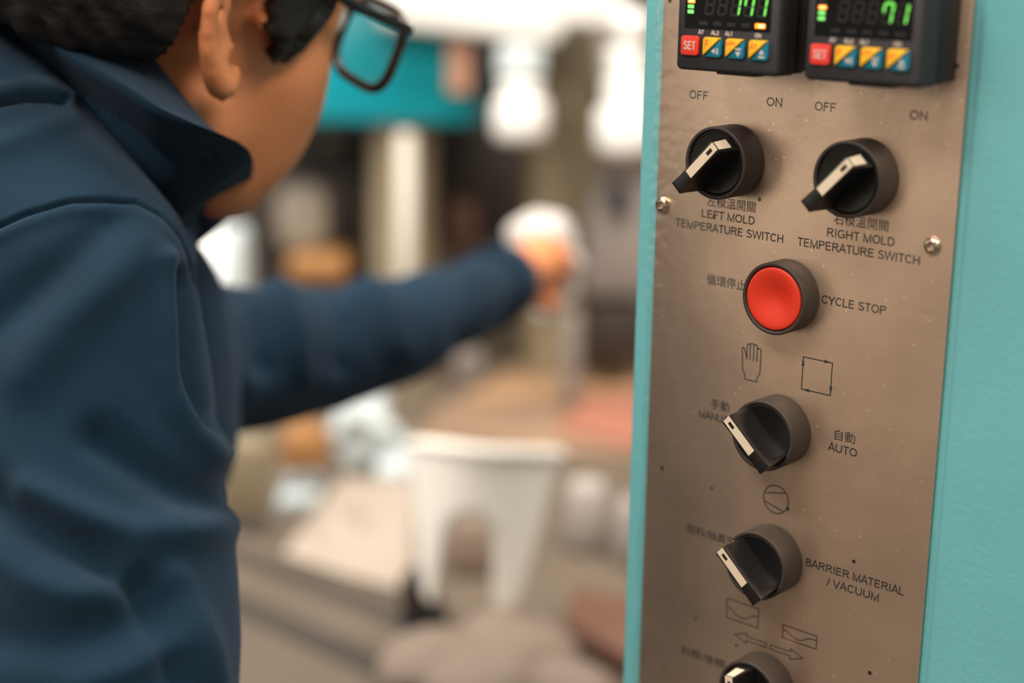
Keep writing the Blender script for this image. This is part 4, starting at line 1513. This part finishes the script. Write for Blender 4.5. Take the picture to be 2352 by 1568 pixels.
def resample(pts, n):
    L = [0]
    for a_, c_ in zip(pts, pts[1:]): L.append(L[-1] + math.dist(a_, c_))
    res = []
    for k in range(n):
        s = L[-1] * k / (n - 1)
        i = max(j for j in range(len(L)) if L[j] <= s + 1e-9); i = min(i, len(pts) - 2)
        t_ = (s - L[i]) / (L[i + 1] - L[i])
        res.append((pts[i][0] + (pts[i + 1][0] - pts[i][0]) * t_, pts[i][1] + (pts[i + 1][1] - pts[i][1]) * t_))
    return res
N_ = 48
O_ = resample(outer, N_); I_ = resample(list(reversed(arch)), N_)
rows = []
for k in range(7):
    t_ = k / 6
    rows.append([bm.verts.new((gx(o_[0] * (1 - t_) + i_[0] * t_, 0)[0], yg + curv(o_[0] * (1 - t_) + i_[0] * t_), gx(1130, o_[1] * (1 - t_) + i_[1] * t_)[1])) for o_, i_ in zip(O_, I_)])
for a_, c_ in zip(rows, rows[1:]):
    for k in range(N_ - 1):
        bm.faces.new((a_[k], a_[k + 1], c_[k + 1], c_[k]))
bmesh.ops.recalc_face_normals(bm, faces=bm.faces)
bmesh.ops.solidify(bm, geom=list(bm.faces), thickness=.005)
put('shell', bm, mat('guard_plastic', (0.90, 0.85, 0.77, 1), rough=.5), gd, smooth=True)
bm = B()
lip = resample([(955, 1044)] + top[1:-1] + [(1308, 1062)], 24)
path_tube(bm, [Vector((gx(a_[0], 0)[0], yg + curv(a_[0]) - .004, gx(1130, a_[1])[1])) for a_ in lip], .0065, 12)
put('lip', bm, bpy.data.materials['guard_plastic'], gd, smooth=True)

bm = obj_on_table(1300, 1395, 1275, .085, .05, .015); solo('white_box', bm, mat('greyish_white', (0.36, 0.31, 0.28, 1), rough=.6), 'greyish white box standing between the white guard and the teal cabinet', 'box', angle=40)
bm = obj_on_table(1415, 1470, 1310, .08, .05, .015); solo('white_box', bm, mat('greyish_white_2', (0.34, 0.29, 0.265, 1), rough=.6), 'narrow greyish white box half hidden by the teal cabinet', 'box', angle=40)
bm = slab([(1290, 1480), (1500, 1600), (1500, 1440), (1320, 1400)], TZ, TZ + .03, .006); solo('rust_brown_plate', bm, M['brown'], 'rust-brown plate on the table at the foot of the teal cabinet', 'plate', angle=40)

kb = thing('black_footed_knob', on_table(968, 1440), 'brown knob with a black foot beside the white guard', 'knob')
p_ = on_table(975, 1445)
bm = B(); lathe(bm, [(0, 0), (.024, 0), (.026, .006), (.024, .022), (0, .024)], 24, axis='Z', centre=(p_.x, p_.y, TZ)); put('foot', bm, M['black'], kb, angle=40)
bm = B(); lathe(bm, [(.018, .024), (.021, .034), (.020, .054), (.012, .066), (0, .068)], 24, axis='Z', centre=(p_.x - .006, p_.y, TZ)); put('grip', bm, M['dbrown'], kb, angle=40)
for i_, (px, py, r_, lab) in enumerate(((1010, 1600, .060, 'beige rounded mould lump at the bottom left of the heap under the guard'), (1180, 1560, .062, 'beige rounded mould lump in the middle of the heap under the guard'), (1110, 1640, .06, 'beige rounded mould lump lowest in the heap under the guard'), (1290, 1650, .05, 'beige rounded mould lump nearest the teal cabinet'))):
    c_ = on_table(px, py)
    bm = B(); ball(bm, (c_.x, c_.y, TZ + r_ * .45), (r_, r_ * .8, r_ * .55), sub=4)
    for v in bm.verts:
        v.co += Vector((0, 0, 1)) * .012 * noise.noise(v.co * 18) + v.co.normalized() * 0
        v.co.z = max(v.co.z, TZ + .001)
    solo('mould_lump', bm, M['mould'], lab, 'mould', 'beige mould lumps under the guard', smooth=True)
bm = B(); p_ = on_table(1100, 1330); box(bm, p_.x - .035, p_.x + .035, p_.y, p_.y + .08, TZ, TZ + .07, .012)
solo('brown_casting', bm, M['mould'], 'beige-brown casting seen through the arched opening', 'casting', angle=40)

# the cloth in his hand
bm = B()
ball(bm, at(1245, 548, 1.59), (.036, .026, .026), sub=4)
ball(bm, at(1293, 612, 1.60), (.017, .026, .044), sub=4)
ball(bm, at(1262, 690, 1.60), (.016, .020, .022), sub=4)
o_ = remesh('wiping_cloth', bm, .004, 4, M['cloth'], None)
for v in o_.data.vertices:
    v.co += Vector((noise.noise(v.co * 40), noise.noise(v.co * 40 + Vector((5, 5, 5))), noise.noise(v.co * 40 + Vector((0, 8, 3))))) * .008
tag(o_, 'white cloth bunched in the outstretched hand', 'cloth')
